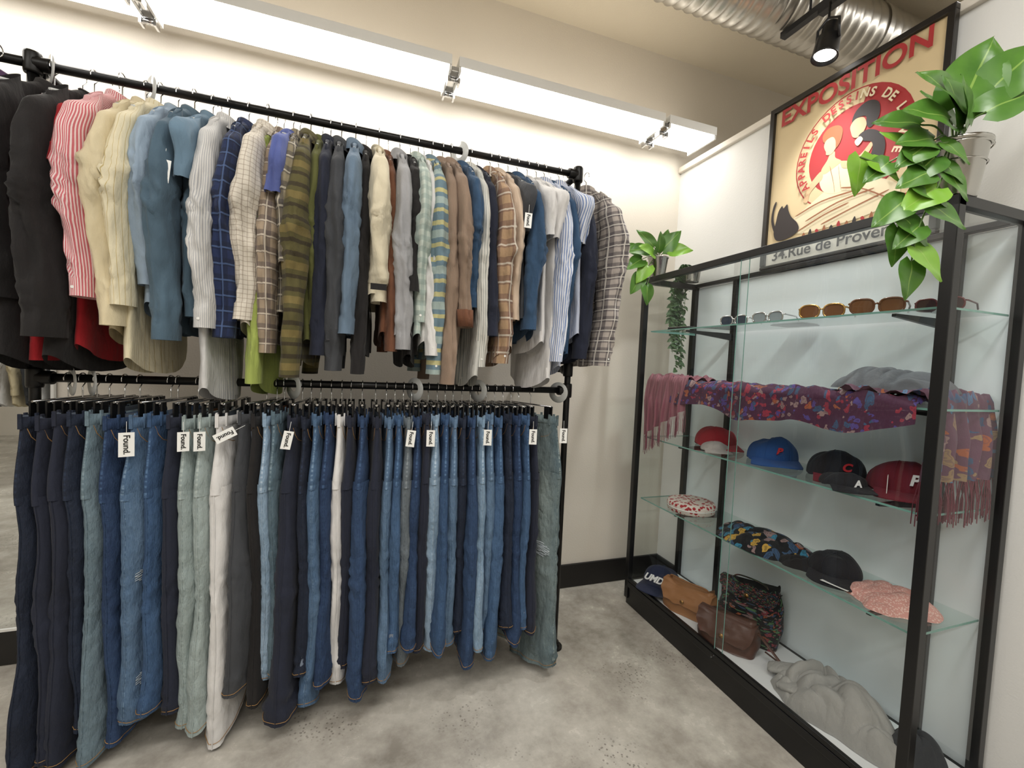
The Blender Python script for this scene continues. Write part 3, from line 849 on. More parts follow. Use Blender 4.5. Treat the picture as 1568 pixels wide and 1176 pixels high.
b.obj('glass_panes', [M_glass], case)
b = MB(); b.box((CX0+.008, ym+.021, (zl+zh)/2), (.003, .002, zh-zl)); b.box((CX0+.016, ym-.021, (zl+zh)/2), (.003, .002, zh-zl)); b.obj('glass_door_edges', [M_gedge], case)
b = MB(); b.box((CX1-.004, (CY0+CY1)/2, 1.12), (.004, ye-ys, 1.96))
mb_, nt, bs = base('pale_blue_back_panel', .12)
nt.links.new(mix(nt, nz(nt, tc(nt), 3, 3), S(228, 240, 245), S(236, 244, 247)), bs.inputs['Base Color'])
b.obj('back_panel', [mb_], case)
b = MB(); b.box(((CX0+CX1)/2, (CY0+CY1)/2, .153), (CX1-CX0-.06, CY1-CY0-.06, .006))
b.obj('white_deck', [plain('white_laminate', S(236, 237, 238), .3, 0, .02)], case)
SHZ = (1.79, 1.46, 1.113, .71)
for z in SHZ:
    b = MB(); x0, x1, y0, y1 = 1.755, 2.105, .885, 2.385
    b.poly([(x0, y0, z+.0035), (x1, y0, z+.0035), (x1, y1, z+.0035), (x0, y1, z+.0035)], 0)
    b.box((x0-.0007, (y0+y1)/2, z), (.002, y1-y0, .0072), 1)
    b.box(((x0+x1)/2, y0-.0007, z), (x1-x0, .002, .0072), 1)
    b.box(((x0+x1)/2, y1+.0007, z), (x1-x0, .002, .0072), 1)
    b.obj('glass_shelf', [M_shelf, M_gedge], case)
    b = MB()
    for y in (1.035, 2.075):
        bb = len(b.v)
        for yy in (y-.007, y+.007):
            for (x, zz) in ((2.11, z-.006), (1.77, z-.006), (1.77, z-.016), (2.08, z-.045), (2.11, z-.05)):
                b.v.append(Vector((x, yy, zz)))
        b.face([bb+i for i in range(5)], 0, None, True); b.face([bb+5+i for i in range(5)][::-1], 0, None, True)
        for i in range(5):
            j = (i+1) % 5; b.face([bb+i, bb+5+i, bb+5+j, bb+j], 0, None, True)
    b.obj('shelf_bracket', [M_black], case)
b = MB(); b.lathe([(.001, -.012), (.011, -.012), (.011, 0)], (1.697, 1.66, .135), 14, 0, Matrix.Rotation(-math.pi/2, 3, 'Y'))
b.obj('door_lock', [M_chrome], case)

# ------------------------------------------------------------------ caps
def cap(name, loc, mat, brim, yaw=0, txt=None, tcol=None, s=1.0, tilt=0, squash=1.0, ts=.04):
    b = MB(); n = 36; rows = []
    for i in range(13):
        t = i/12*math.pi/2
        row = []
        for k in range(n):
            a = 2*math.pi*k/n
            seam = 1-.012*(abs(math.cos(3*a)) < .12)
            r = math.cos(t)**.8 if i < 12 else .001
            x = .098*r*math.cos(a)*seam*(1); y = .084*r*math.sin(a)*seam
            z = .084*squash*math.sin(t)**.85 - .012*math.cos(t)*max(0, -math.cos(a))
            z += .016*N3(x*16, y*16, s*9+yaw)
            z += .018*max(0, math.cos(a))*math.sin(2*t)
            row.append((x, y, z+.012))
        rows.append(row)
    b.grid(rows, None, True, 0)
    b.lathe([(.001, .008), (.008, .005), (.009, 0)], (0, 0, .095*squash+.016*N3(0, 0, s*9+yaw)), 12, 1)
    for q in range(6):
        k = q*6+3
        b.tube([rows[i][k] for i in range(13)], .0016, 4, 0, False)
    top = []; bot = []
    for i in range(6):
        f = i/5; rt = []; rb = []
        for k in range(21):
            a = math.radians(lerp(-68, 68, k/20)); ca, sa = math.cos(a), math.sin(a)
            ext = .075*f*(ca**.6)
            x = .095*ca+ext; y = .080*sa+sa*.010*f
            z = .010-2.0*y*y*f-.008*f
            rt.append((x, y, z+.014+.0)); rb.append((x, y, z+.010))
        top.append(rt); bot.append(rb)
    b.grid(top, None, False, 1); b.grid([r[::-1] for r in bot], None, False, 1)
    b.grid([top[-1], bot[-1]], None, False, 1)
    M = Euler((0, math.radians(tilt), math.radians(yaw))).to_matrix().to_4x4()
    o = b.obj(name, [mat, brim], None, None, None, 0, Matrix.Translation(loc) @ M @ Matrix.Scale(s, 4))
    if txt:
        cu = bpy.data.curves.new('cap_logo', 'FONT'); cu.body = txt; cu.size = ts; cu.align_x = 'CENTER'; cu.align_y = 'CENTER'; cu.extrude = .0015; cu.offset = .0015; cu.shear = .3
        cu.materials.append(tcol)
        t = bpy.data.objects.new('cap_logo', cu); col.objects.link(t); t.parent = o
        t.matrix_local = Matrix.Translation((.097, 0, .052*squash+.008)) @ Matrix.Rotation(math.radians(-24), 4, 'Y') @ Matrix.Rotation(math.pi/2, 4, 'Z') @ Matrix.Rotation(math.pi/2, 4, 'X')
    return o
c_red = F('cap_red', 's', S(164, 32, 46)); c_blue = F('cap_blue', 's', S(32, 78, 142)); c_blk = F('cap_black', 's', S(26, 24, 28))
c_mar = F('cap_maroon', 's', S(112, 26, 40)); c_gry = F('cap_grey', 's', S(170, 164, 160)); c_nav = F('cap_navy', 's', S(30, 38, 66))
t_white = plain('thread_white', S(235, 235, 235), .7); t_red = plain('thread_red', S(190, 30, 40), .7)
zs = SHZ[2]+.004
cap('baseball_cap', (1.96, 2.00, zs), c_red, c_red, 250, None, None, 1.3, squash=.9)
cap('baseball_cap', (1.86, 1.90, zs), c_gry, c_gry, 245, None, None, .85, squash=.5)
cap('baseball_cap', (1.95, 1.62, zs), c_blue, c_blue, 232, 'B', t_red, 1.32, squash=.9, ts=.034)
cap('baseball_cap', (1.95, 1.31, zs), c_blk, c_mar, 230, 'C', t_red, 1.25, squash=.9, ts=.036)
cap('baseball_cap', (1.97, 1.08, zs), c_mar, c_mar, 225, 'P', t_white, 1.25, ts=.044)
cap('baseball_cap', (1.83, 1.20, zs), c_blk, c_blk, 245, 'A', t_white, .9, squash=.55)

def heap(name, loc, sx, sy, h, mat, seed, rot=0, k=9, flat=.5, mats=None, nr=44, na=150):
    b = MB(); rows = []; uvs = []
    for i in range(nr+1):
        r = i/nr; row = []; uv = []
        for j in range(na+1):
            a = 2*math.pi*j/na
            Rr = 1+.24*N3(math.cos(a)*1.3+seed, math.sin(a)*1.3, seed)+.10*N3(math.cos(a)*3, math.sin(a)*3, seed)
            x = sx*r*Rr*math.cos(a); y = sy*r*Rr*math.sin(a)
            wx = x+.035*N3(x*9+seed, y*9, 1); wy = y+.035*N3(x*9, y*9+seed, 4)
            an = 2.2*N3(x*4+seed, y*4, seed+6)
            p1 = k*2.6*(wx*math.cos(.7+an*.35)+wy*math.sin(.7+an*.35))+2.5*N3(wx*7, wy*7, seed)
            p2 = k*4.2*(wx*math.sin(.2)-wy*math.cos(.2))+3*N3(wx*8, wy*8, seed+3)
            f1 = math.sqrt(abs(math.sin(p1))); f2 = math.sqrt(abs(math.sin(p2)))
            big = .5+.8*N3(x*5.5+seed, y*5.5, seed+2)
            e = max(0, 1-r**2.8)**.8
            z = h*e*(flat*(.55+.9*big)+(1-flat)*(.62*f1+.38*f2))
            z = max(.003+.008*(1-r), z)
            if i == nr: z = .001
            if j < na: row.append((x, y, z))
            uv.append((x, y))
        rows.append(row); uvs.append(uv)
    b.grid(rows, uvs, True, 0)
    return b.obj(name, mats or [mat], None, loc, (0, 0, rot))

z4 = SHZ[3]+.0045
b = MB(); b.lathe([(.001, 0), (.125, 0), (.134, .006), (.136, .04), (.130, .056), (.11, .062), (.001, .064)], (0, 0, 0), 36)
b.lathe([(.137, .024), (.139, .028), (.137, .032)], (0, 0, 0), 36, 1)
b.obj('floral_hat_box', [F('floraltin', 'floral', S(228, 216, 206), S(170, 40, 48), None, 46, .42), M_white], None, (1.905, 2.10, z4))
emb = F('embroidered', 'paisley', S(20, 20, 24), S(60, 130, 160), S(200, 160, 70), 24)
emb2 = F('embroidered2', 'paisley', S(24, 24, 26), S(140, 60, 70), S(90, 130, 90), 28)
heap('embroidered_vest', (1.91, 1.60, z4), .155, .26, .07, emb, 11, 0, 8)
cap('baseball_cap', (1.93, 1.27, z4), c_blk, c_blk, 215, None, None, 1.15, squash=.8)
heap('black_knit_gloves', (1.87, 1.37, z4), .07, .10, .04, f_black, 19, .4, 14, nr=20, na=60)
pinkk = F('pinkknit', 'floral', S(206, 150, 140), S(226, 190, 180), None, 140, .4)
heap('pink_crochet_top', (1.92, 1.05, z4), .14, .14, .05, pinkk, 27, -.15, 12, .6)
b = MB(); b.box((0, 0, 0), (.05, .09, .001)); b.obj('price_card', [M_tag], None, (1.79, 1.17, z4+.02), (0.1, .25, .4))
b = MB(); b.box((0, 0, .035), (.028, .002, .10)); b.obj('price_card', [M_tag], None, (1.84, 1.05, zs), (0, 0, .5))

# sunglasses
def sunglasses(loc, yaw, lens, frame, s=1.25):
    b = MB()
    for sy in (-1, 1):
        n = 24; ring = []; lp = []
        for k in range(n):
            a = 2*math.pi*k/n
            y = sy*.035+.029*math.copysign(abs(math.cos(a))**.7, math.cos(a)); z = .026+.022*math.copysign(abs(math.sin(a))**.75, math.sin(a))
            ring.append((0, y*s, z*s)); lp.append((.0, y*s, z*s))
        b.tube(ring+[ring[0]], .0032*s, 6, 0, False); b.poly(lp, 1)
        b.tube([(x*s, y*s, z*s) for x, y, z in [(0, sy*.066, .036), (-.01, sy*.069, .036), (-.10, sy*.068, .034), (-.135, sy*.062, .018)]], .0028*s, 6, 0)
    b.tube([(0, -.008*s, .03*s), (.003*s, 0, .034*s), (0, .008*s, .03*s)], .003*s, 6, 0)
    b.obj('sunglasses', [frame, lens], None, loc, (0, 0, math.radians(yaw)))
l1 = plain('lens_amber', S(120, 80, 50), .08); fr1 = plain('tortoise', S(120, 74, 42), .2, 0, .2)
z1 = SHZ[0]+.004
sunglasses((1.83, 1.34, z1), 200, l1, metal('gold', S(190, 150, 90), .25))
sunglasses((1.83, 1.13, z1), 205, l1, fr1)
sunglasses((1.83, 1.80, z1), 195, plain('lens_blue', S(60, 70, 84), .1), M_chrome, 1.1)
sunglasses((1.83, 1.60, z1), 192, plain('lens_clear', S(150, 160, 164), .1), M_chrome, 1.1)
sunglasses((1.90, .975, z1), 190, plain('lens_dark', S(50, 24, 26), .1), plain('frame_red', S(90, 30, 34), .25), 1.0)
b = MB(); b.box((0, 0, .008), (.07, .15, .016)); b.box((0, 0, .018), (.074, .154, .003), 1); b.obj('eyeglass_case', [M_black, M_chrome], None, (1.84, 2.2, z1), (0, 0, .2), .003)
b = MB(); b.box((0, 0, .003), (.13, .16, .006)); b.box((0, .0, .009), (.12, .15, .004), 1); b.obj('folded_bandana', [f_navy, f_grey], None, (2.01, 1.6, z1), (0, 0, .1), .002)

# scarves
def scarf(name, mat, y0, y1, x_in, drop, seed, fringe=0, end=False, zz=SHZ[1]+.006, mat2=None, x_edge=1.748, lift=1.0):
    b = MB(); rows = []; uvs = []; nu = 100; nv = 34
    tips = []
    for j in range(nu+1):
        t = j/nu; row = []; uv = []
        dl = drop(t) if callable(drop) else drop
        tot = (x_in-x_edge)+dl
        for i in range(nv+1):
            s = tot*i/nv
            w1 = N3(t*9+seed, s*3, seed); w2 = math.sin(t*34+seed+s*3+2*N3(t*6, s*2, seed))
            if s < x_in-x_edge:
                px = x_in-s; pz = .006+lift*(.03*abs(N3(t*12, s*14, seed))+.018*abs(math.sin(s*40+5*N3(t*5, 0, seed))))
            else:
                h = s-(x_in-x_edge)
                px = x_edge-.006-min(.028, h*.2)*(.5+.5*w2)-.008*w1; pz = .010-h+.0
            if not end:
                y = lerp(y0, y1, t)+.012*N3(s*8, t*6, seed)
                p = (px, y, zz+pz)
            else:
                p = (lerp(y0, y1, t)+.012*N3(s*8, t*6, seed), px, zz+pz)
            row.append(p); uv.append((t*abs(y1-y0), s))
        rows.append(row); uvs.append(uv); tips.append(row[-1])
    b.grid(rows, uvs, False, 0)
    if fringe:
        for j in range(0, nu, 1):
            p = Vector(tips[j]); L = fringe*random.uniform(.8, 1.1); a = random.uniform(-.014, .014)
            b.tube([p, p+Vector((a*.3, a, -L*.5)), p+Vector((a*.5, a*1.2, -L))], .0016, 4, 1, False)
    return b.obj(name, [mat, mat2 or mat])
s_mix = F('scarf_mix', 'paisley', S(74, 36, 62), S(150, 48, 66), S(84, 70, 140), 38)
s_mauve = F('scarf_mauve', 'v', S(150, 98, 108), S(132, 80, 92), None, 60, .5)
s_multi = F('scarf_multi', 'paisley', S(100, 66, 84), S(84, 116, 150), S(150, 124, 92), 26)
s_burg = F('burgundy', 's', S(112, 46, 60))
s_greyf = F('greyscarf', 's', S(100, 102, 108))
scarf('patterned_scarf', s_mix, 2.20, .93, 2.0, lambda t: .085+.05*math.sin(t*3.1)+.02*math.sin(t*17)+.02*N3(t*9, 0, 3), 3, x_edge=1.748, lift=1.2)
scarf('fringed_paisley_scarf', s_mauve, 2.36, 2.00, 1.95, lambda t: .36-.20*t, 8, .12, zz=SHZ[1]+.02, x_edge=1.742, mat2=s_mauve, lift=1.3)
scarf('fringed_floral_scarf', s_multi, 1.75, 2.118, 1.20, lambda t: .28, 15, .14, True, x_edge=.91, zz=SHZ[1]+.03, mat2=s_burg)
heap('grey_scarf', (1.93, 1.10, SHZ[1]+.05), .16, .20, .085, s_greyf, 33, 0, 9, .45)

# deck items
zd = .157
cap('baseball_cap', (1.86, 2.26, zd), c_nav, c_nav, 205, 'UMD', t_white, 1.35, tilt=-8)
m_tan = plain('tan_leather', S(158, 108, 66), .55, 0, .1, .4); m_brown = plain('brown_leather', S(84, 52, 40), .45, 0, .1, .4)
def bag(name, loc, w, d, h, mat, yaw, flap, strap, pitch=0):
    b = MB(); rows = []
    n = 40
    for i in range(15):
        t = i/14; zz = h*t
        W = w/2*(1-.12*t**2)*(.9+.1*math.sin(math.pi*min(1, t*4)/2)); Dd = d/2*(1-.65*t**1.6)
        row = []
        for k in range(n):
            ck, sk = math.cos(2*math.pi*k/n), math.sin(2*math.pi*k/n)
            f = 1+.22*N3(ck*2+w*50, sk*2, t*3)
            row.append((Dd*math.copysign(abs(ck)**.7, ck)*f, W*math.copysign(abs(sk)**.7, sk)*(1+.10*N3(ck, sk*2, t*4)), zz+.03*h/.14*N3(ck*1.5, sk*1.5, w*9)*t))
        rows.append(row)
    bb = len(b.v); b.grid(rows, None, True, 0)
    b.face([bb+k for k in range(n)], 0, None, True); e = len(b.v)-n; b.face([e+k for k in range(n)], 0)
    rws = []
    for i in range(12):
        t = i/11
        zz = h*(1.01-flap*max(0, t-.15)); xx = -(d/2*(1-.65*(zz/h)**1.6))*1.08-.008 if t > .15 else lerp(.01, -.012, t/.15)
        hw = w/2*.93*(1-.25*t**4)
        rws.append([(xx+.012*N3(j*.5, i*.4, 4), lerp(-hw, hw, j/12), zz+.01*N3(j*.4, 1, 2)) for j in range(13)])
    b.grid(rws, None, False, 1)
    b.lathe([(.001, .005), (.011, .004), (.012, 0)], (rws[-1][6][0]-.001, 0, rws[-1][6][2]+.02), 12, 2, Matrix.Rotation(-math.pi/2, 3, 'Y'))
    b.tube(strap, .008, 8, 1, True, .5)
    return b.obj(name, [mat, mat, M_brass], None, loc, (0, math.radians(pitch), math.radians(yaw)))
def curve_pts(P, n=8):
    P = [Vector(p) for p in P]; out = []
    Q = [P[0]*2-P[1]]+P+[P[-1]*2-P[-2]]
    for i in range(1, len(Q)-2):
        for k in range(n):
            t = k/n; p0, p1, p2, p3 = Q[i-1:i+3]
            out.append(.5*((2*p1)+(p2-p0)*t+(2*p0-5*p1+4*p2-p3)*t*t+(3*p1-p0-3*p2+p3)*t**3))
    out.append(P[-1]); return out
bag('tan_leather_handbag', (1.85, 2.00, zd), .32, .17, .15, m_tan, 20, .75, curve_pts([(0, -.12, .14), (-.03, -.10, .18), (-.06, 0, .19), (-.03, .10, .18), (0, .12, .14)]), 0)
bag('brown_leather_purse', (1.83, 1.70, zd), .30, .16, .15, m_brown, 24, .8, curve_pts([(0, -.14, .12), (-.03, -.19, .10), (-.055, -.27, .05), (-.045, -.34, .012), (.0, -.33, .008), (.01, -.26, .012), (-.01, -.18, .05)]), 0)
bag('embroidered_handbag', (1.99, 1.72, zd), .32, .13, .28, emb2, 20, .3, curve_pts([(0, -.1, .27), (-.01, -.06, .31), (-.01, .06, .31), (0, .1, .27)]), 0)
greyj = F('greyjacket', 's', S(166, 164, 160), None, None, 40, .5, .3)
o = heap('grey_hooded_jacket', (1.90, 1.22, zd), .155, .27, .155, greyj, 52, 0, 8.0, .42, nr=70, na=220)
b = MB()
for (pts, r) in (([(.02, -.14, .08), (-.04, -.06, .085), (-.085, .05, .06), (-.10, .15, .03)], .036), ([(.04, .08, .08), (-.01, .17, .06), (-.05, .25, .03)], .034)):
    pp = curve_pts(pts, 14)
    rows = []
    for i, q in enumerate(pp):
        a_ = pp[max(0, i-1)]; c_ = pp[min(len(pp)-1, i+1)]; tdir = (c_-a_).normalized(); sx_ = tdir.cross(Vector((0, 0, 1))).normalized(); uz = sx_.cross(tdir)
        t = i/(len(pp)-1)
        row = []
        for k in range(28):
            an = 2*math.pi*k/28
            rr = r*(1-.15*t)*(1+.10*abs(math.sin(an*1.5+2*N3(i*.15, r*90, 1)))+.12*N3(math.cos(an), math.sin(an)+r*50, i*.22))
            if t > .93: rr *= .85
            row.append(q+sx_*rr*1.25*math.cos(an)+uz*rr*.62*math.sin(an))
        rows.append(row)
    b.grid(rows, None, True, 0)
    e = len(b.v)-28; b.face([e+k for k in range(28)], 0); b.face([e-28*(len(pp)-1)+k for k in range(28)], 0)
b.tube(curve_pts([(-.09, .0, .10), (-.12, .05, .07), (-.135, .03, .02), (-.14, -.03, .01)]), .0025, 6, 1)
b.obj('sleeve', [greyj, M_white], o)
heap('dark_grey_sweater', (1.99, .975, zd), .10, .08, .11, f_char, 61, 0, 9, .6)

# ----------------------------------------------------------------- poster
# stands on the rear top rail of the case, upright against the wall
W_, H_ = .80, .87
ex = Vector((0, -1, 0)); ey = Vector((.004, 0, .87)).normalized(); ez = ex.cross(ey)
PM = Matrix(((ex.x, ey.x, ez.x, 2.115), (ex.y, ey.y, ez.y, 1.51), (ex.z, ey.z, ez.z, CH+.003), (0, 0, 0, 1)))
post = empty('framed_exhibition_poster'); post.matrix_world = PM
def pobj(b, name, mats, bev=0): 
    return b.obj(name, mats, post, bevel=bev)
m_fr = plain('poster_frame', S(28, 24, 22), .35, 0, .1)
b = MB(); fw = .026
for (c, d) in (((0, .009, .004), (W_, .018, .026)), ((0, H_-fw/2, .004), (W_, fw, .026)), ((-W_/2+fw/2, H_/2, .004), (fw, H_-.04, .026)), ((W_/2-fw/2, H_/2, .004), (fw, H_-.04, .026))): b.box(c, d)
b.box((0, H_/2, -.006), (W_-.01, H_-.01, .004))
pobj(b, 'frame', [m_fr], .003)
p_bg = plain('print_tan', S(212, 190, 148), .6, 0, .05); p_red = plain('print_red', S(166, 42, 44), .6, 0, .05)
p_blk = plain('print_black', S(40, 31, 30), .6, 0, .03); p_cr = plain('print_cream', S(224, 210, 176), .6, 0, .03)
p_sk = plain('print_skin', S(212, 174, 134), .6, 0, .03); p_gr = plain('print_greyband', S(204, 200, 188), .6, 0, .03); p_or = plain('print_ochre', S(150, 92, 56), .6)
mats = [p_bg, p_red, p_blk, p_cr, p_sk, p_gr, p_or]
b = MB(); lay = [0]
def shape(pts, mi, smooth=True):
    lay[0] += 1; z = .0002*lay[0]
    if smooth:
        n = len(pts); out = []
        for i in range(n):
            p0, p1, p2, p3 = [Vector((pts[(i+k-1) % n][0], pts[(i+k-1) % n][1], 0)) for k in range(4)]
            for t in (0, .25, .5, .75):
                out.append(.5*((2*p1)+(-p0+p2)*t+(2*p0-5*p1+4*p2-p3)*t*t+(-p0+3*p1-3*p2+p3)*t**3))
        pts = [(p.x, p.y) for p in out]
    b.poly([(x, y, z) for x, y in pts], mi)
def circ(cx, cy, r, mi, ry=None): shape([(cx+r*math.cos(a*math.pi/20), cy+(ry or r)*math.sin(a*math.pi/20)) for a in range(40)], mi, False)
iw, ih = W_/2-fw, H_-fw
shape([(-iw, .018), (iw, .018), (iw, ih), (-iw, ih)], 0, False)
shape([(-iw, .018), (iw, .018), (iw, .112), (-iw, .112)], 5, False)
circ(.03, .485, .262, 1); circ(.03, .485, .256, 0); circ(.03, .485, .192, 1)
shape([(.03+.258*math.cos(math.radians(a)), .485+.258*math.sin(math.radians(a))) for a in range(-70, 76, 5)]+[(.03+.19*math.cos(math.radians(a)), .485+.19*math.sin(math.radians(a))) for a in range(75, -71, -5)], 1, False)
shape([(-.27, .19), (-.22, .24), (-.13, .29), (-.05, .33), (.06, .33), (.17, .30), (.25, .24), (.24, .18), (.12, .15), (-.04, .145), (-.18, .15)], 3)
shape([(-.09, .44), (-.04, .455), (.02, .43), (.05, .38), (.07, .32), (.0, .295), (-.07, .32), (-.10, .38)], 3)
shape([(-.095, .435), (-.07, .47), (-.055, .50), (-.035, .50), (-.03, .47), (.0, .44), (-.04, .42), (-.08, .41)], 4)
shape([(-.095, .43), (-.135, .40), (-.165, .36), (-.175, .31), (-.155, .30), (-.145, .34), (-.115, .37), (-.085, .395)], 4)
shape([(.0, .44), (.05, .425), (.09, .44), (.125, .475), (.14, .47), (.11, .42), (.06, .395), (.01, .405)], 4)
shape([(-.085, .53), (-.09, .55), (-.08, .575), (-.05, .585), (-.03, .565), (-.03, .52), (-.05, .495), (-.075, .50), (-.078, .515)], 4)
shape([(-.092, .565), (-.10, .60), (-.075, .625), (-.03, .62), (-.005, .59), (-.01, .54), (-.03, .515), (-.035, .55), (-.05, .575), (-.075, .575)], 6)
shape([(.035, .60), (.05, .645), (.10, .665), (.145, .635), (.15, .575), (.12, .54), (.10, .56), (.095, .60), (.06, .61)], 2)
shape([(.03, .585), (.05, .608), (.085, .60), (.10, .565), (.09, .535), (.065, .52), (.045, .53), (.035, .555)], 4)
shape([(.07, .525), (.11, .535), (.16, .50), (.185, .44), (.175, .37), (.14, .33), (.10, .34), (.10, .38), (.13, .42), (.13, .47), (.09, .495)], 2)
shape([(.055, .505), (.075, .52), (.09, .50), (.07, .48)], 3)
for (pp) in ([(-.05, .43), (-.03, .36), (-.02, .31)], [(-.01, .42), (.0, .36), (.01, .31)], [(-.20, .25), (-.08, .28), (.06, .28)], [(-.14, .21), (.0, .25), (.14, .26)], [(-.06, .17), (.06, .20), (.20, .23)], [(.02, .31), (.10, .28), (.20, .21)], [(-.18, .17), (-.06, .21), (.04, .23)]):
    L_ = [Vector((x, y, 0)) for x, y in pp]
    up_ = [(p.x, p.y+.003) for p in L_]; dn = [(p.x, p.y-.003) for p in reversed(L_)]
    shape(up_+dn, 6)
shape([(-.325, .25), (-.315, .30), (-.295, .325), (-.285, .31), (-.265, .325), (-.255, .29), (-.235, .25), (-.20, .21), (-.19, .17), (-.24, .145), (-.31, .145), (-.335, .19)], 2)
shape([(-.335, .20), (-.355, .26), (-.35, .33), (-.335, .36), (-.33, .345), (-.34, .31), (-.34, .26), (-.325, .21)], 2)
for k in range(12):
    x0 = -.17+.035*k; shape([(x0, .128+.008*(k % 3)), (x0+.010, .150+.010*(k % 2)), (x0+.018, .137), (x0+.012, .124)], (6, 2, 1)[k % 3])
pobj(b, 'print', mats)
def txt(s, x, y, size, mi, rot=0, off=.001, al='CENTER', sx=1, name='lettering'):
    cu = bpy.data.curves.new(name, 'FONT'); cu.body = s; cu.size = size; cu.align_x = al; cu.align_y = 'CENTER'; cu.offset = off; cu.extrude = .0002
    cu.materials.append(mats[mi])
    t = bpy.data.objects.new(name, cu); col.objects.link(t); t.parent = post
    t.matrix_local = Matrix.Translation((x, y, .0105)) @ Matrix.Rotation(rot, 4, 'Z') @ Matrix.Diagonal((sx, 1, 1, 1))
txt('EXPOSITION', 0, .79, .118, 1, 0, .003, sx=1.0)
txt('34.Rue de Provence', -.01, .062, .076, 2, 0, .0012, sx=1.04)
txt('de', .22, .31, .06, 1, 0, .002); txt('Paris', .27, .185, .06, 1, 0, .002)
arc = 'APPAREILS DESSINS DE LA VIE'
for i, ch in enumerate(arc):
    a = math.radians(210-i*9.0)
    rr = .224
    txt(ch, .03+rr*math.cos(a), .485+rr*math.sin(a), .05, 1 if a > math.radians(76) else 3, a-math.pi/2, .0015)

# ----------------------------------------------------------------- plants
def leafmat(name, c, c2):
    m, nt, bs = base(name, .32); ob = tc(nt); uv = tc(nt, 'UV')
    sp = nt.nodes.new('ShaderNodeSeparateXYZ'); nt.links.new(uv, sp.inputs[0])
    mid = mth(nt, 'LESS_THAN', mth(nt, 'ABSOLUTE', mth(nt, 'SUBTRACT', sp.outputs[0], .5)), .02)
    cc = mix(nt, nz(nt, ob, 14, 3), c, c2)
    cc = mix(nt, mth(nt, 'MULTIPLY', mid, .6), cc, S(150, 180, 90))
    nt.links.new(cc, bs.inputs['Base Color'])
    return m
L1 = leafmat('pothos_leaf', S(48, 92, 32), S(94, 140, 52)); L2 = leafmat('pothos_leaf_young', S(100, 152, 42), S(138, 184, 66))
M_stem = plain('stem', S(96, 130, 60), .5)
def leaf(b, base_, d, nrm, L, mi=0, wf=.44):
    d = Vector(d).normalized(); nrm = Vector(nrm); nrm = (nrm-d*nrm.dot(d)).normalized(); sd = d.cross(nrm)
    base_ = Vector(base_); rows = []; uvs = []
    for i in range(13):
        s = i/12
        hw = wf*L*(math.sin(math.pi*min(1, (s*.93+.07))**.60))**.85 if s < 1 else .001
        if i == 0: hw = wf*L*.35
        row = []; uv = []
        for j in range(9):
            q = j/4-1
            back = -.10*L*(abs(q)**1.5)*(1-s)**3*1.6
            z = .13*abs(q)**1.4*hw - .20*L*s*s + .02*L*math.sin(s*9+q*3)
            row.append(base_+d*(s*L+back)+sd*(q*hw)+nrm*z); uv.append(((q+1)/2, s))
        rows.append(row); uvs.append(uv)
    b.grid(rows, uvs, False, mi)
RV = Vector((.944, -.327, .0)).normalized(); UP = Vector((0, 0, 1)); TC = Vector((-.327, -.944, 0)).normalized()
def pot(b, c, r, h, mi=2):
    b.lathe([(.001, 0), (r*.72, 0), (r*.74, .004), (r*.97, h*.93), (r*1.05, h*.95), (r*1.05, h), (r*.98, h), (r*.95, h*.93), (r*.7, .01)], c, 32, mi)
    b.lathe([(.001, h*.86), (r*.93, h*.86)], c, 24, 4)
M_tin = metal('brushed_tin', S(186, 184, 178), .22); M_soil = plain('potting_soil', S(50, 36, 26), .95, 0, .1, .8)
pc = Vector((1.755, .90, CH+.001)); b = MB(); pot(b, pc, .085, .17)
b.lathe([(.087, .150), (.0905, .153), (.087, .156)], pc, 32, 2); b.lathe([(.078, .10), (.081, .103), (.078, .106)], pc, 32, 2)
o0 = pc+Vector((0, 0, .155))
def at(du, dv, dt=0.0):
    return o0+RV*du+UP*dv+TC*dt
sprigs = [
 ((-.01, .13, .02), .24, (.30, .8, .1), 0), ((.06, .17, .04), .19, (.5, .6, .2), 0), ((-.04, .12, .05), .18, (-.75, .35, .3), 0),
 ((.03, .09, .06), .16, (.7, .4, .2), 0), ((-.08, .06, .06), .17, (-.8, .1, .3), 0), ((-.12, .0, .06), .14, (-.8, -.1, .3), 0),
 ((-.03, .04, .06), .15, (-.3, .6, .4), 0), ((.02, .12, -.05), .15, (-.2, .8, -.2), 0), ((-.14, .06, .03), .14, (-.9, .1, .1), 0),
 ((-.13, -.06, .08), .13, (-.6, -.5, .2), 0), ((-.16, -.03, .04), .12, (-.7, .5, .1), 1), ((-.02, .06, .05), .16, (-.5, .6, .3), 0)]
for (q, L, d, yg) in sprigs:
    p = at(*q); dd = RV*d[0]+UP*d[1]+TC*d[2]
    b.tube(curve_pts([o0+Vector((0, 0, -.01)), (o0+p)/2+Vector((0, 0, .03)), p], 5), .0028, 5, 3, False)
    leaf(b, p, dd, TC+UP*.5+RV*random.uniform(-.3, .3), L, yg, .37)
vines = [
 [(-.05, .0, .06), (-.12, -.02, .08), (-.20, -.04, .08), (-.27, -.08, .07), (-.34, -.06, .06)],
 [(-.06, -.01, .05), (-.13, -.09, .09), (-.19, -.14, .10), (-.23, -.21, .10), (-.24, -.28, .10)],
 [(-.06, -.02, .05), (-.12, -.12, .10), (-.16, -.20, .11), (-.19, -.29, .11), (-.20, -.38, .11)],
]
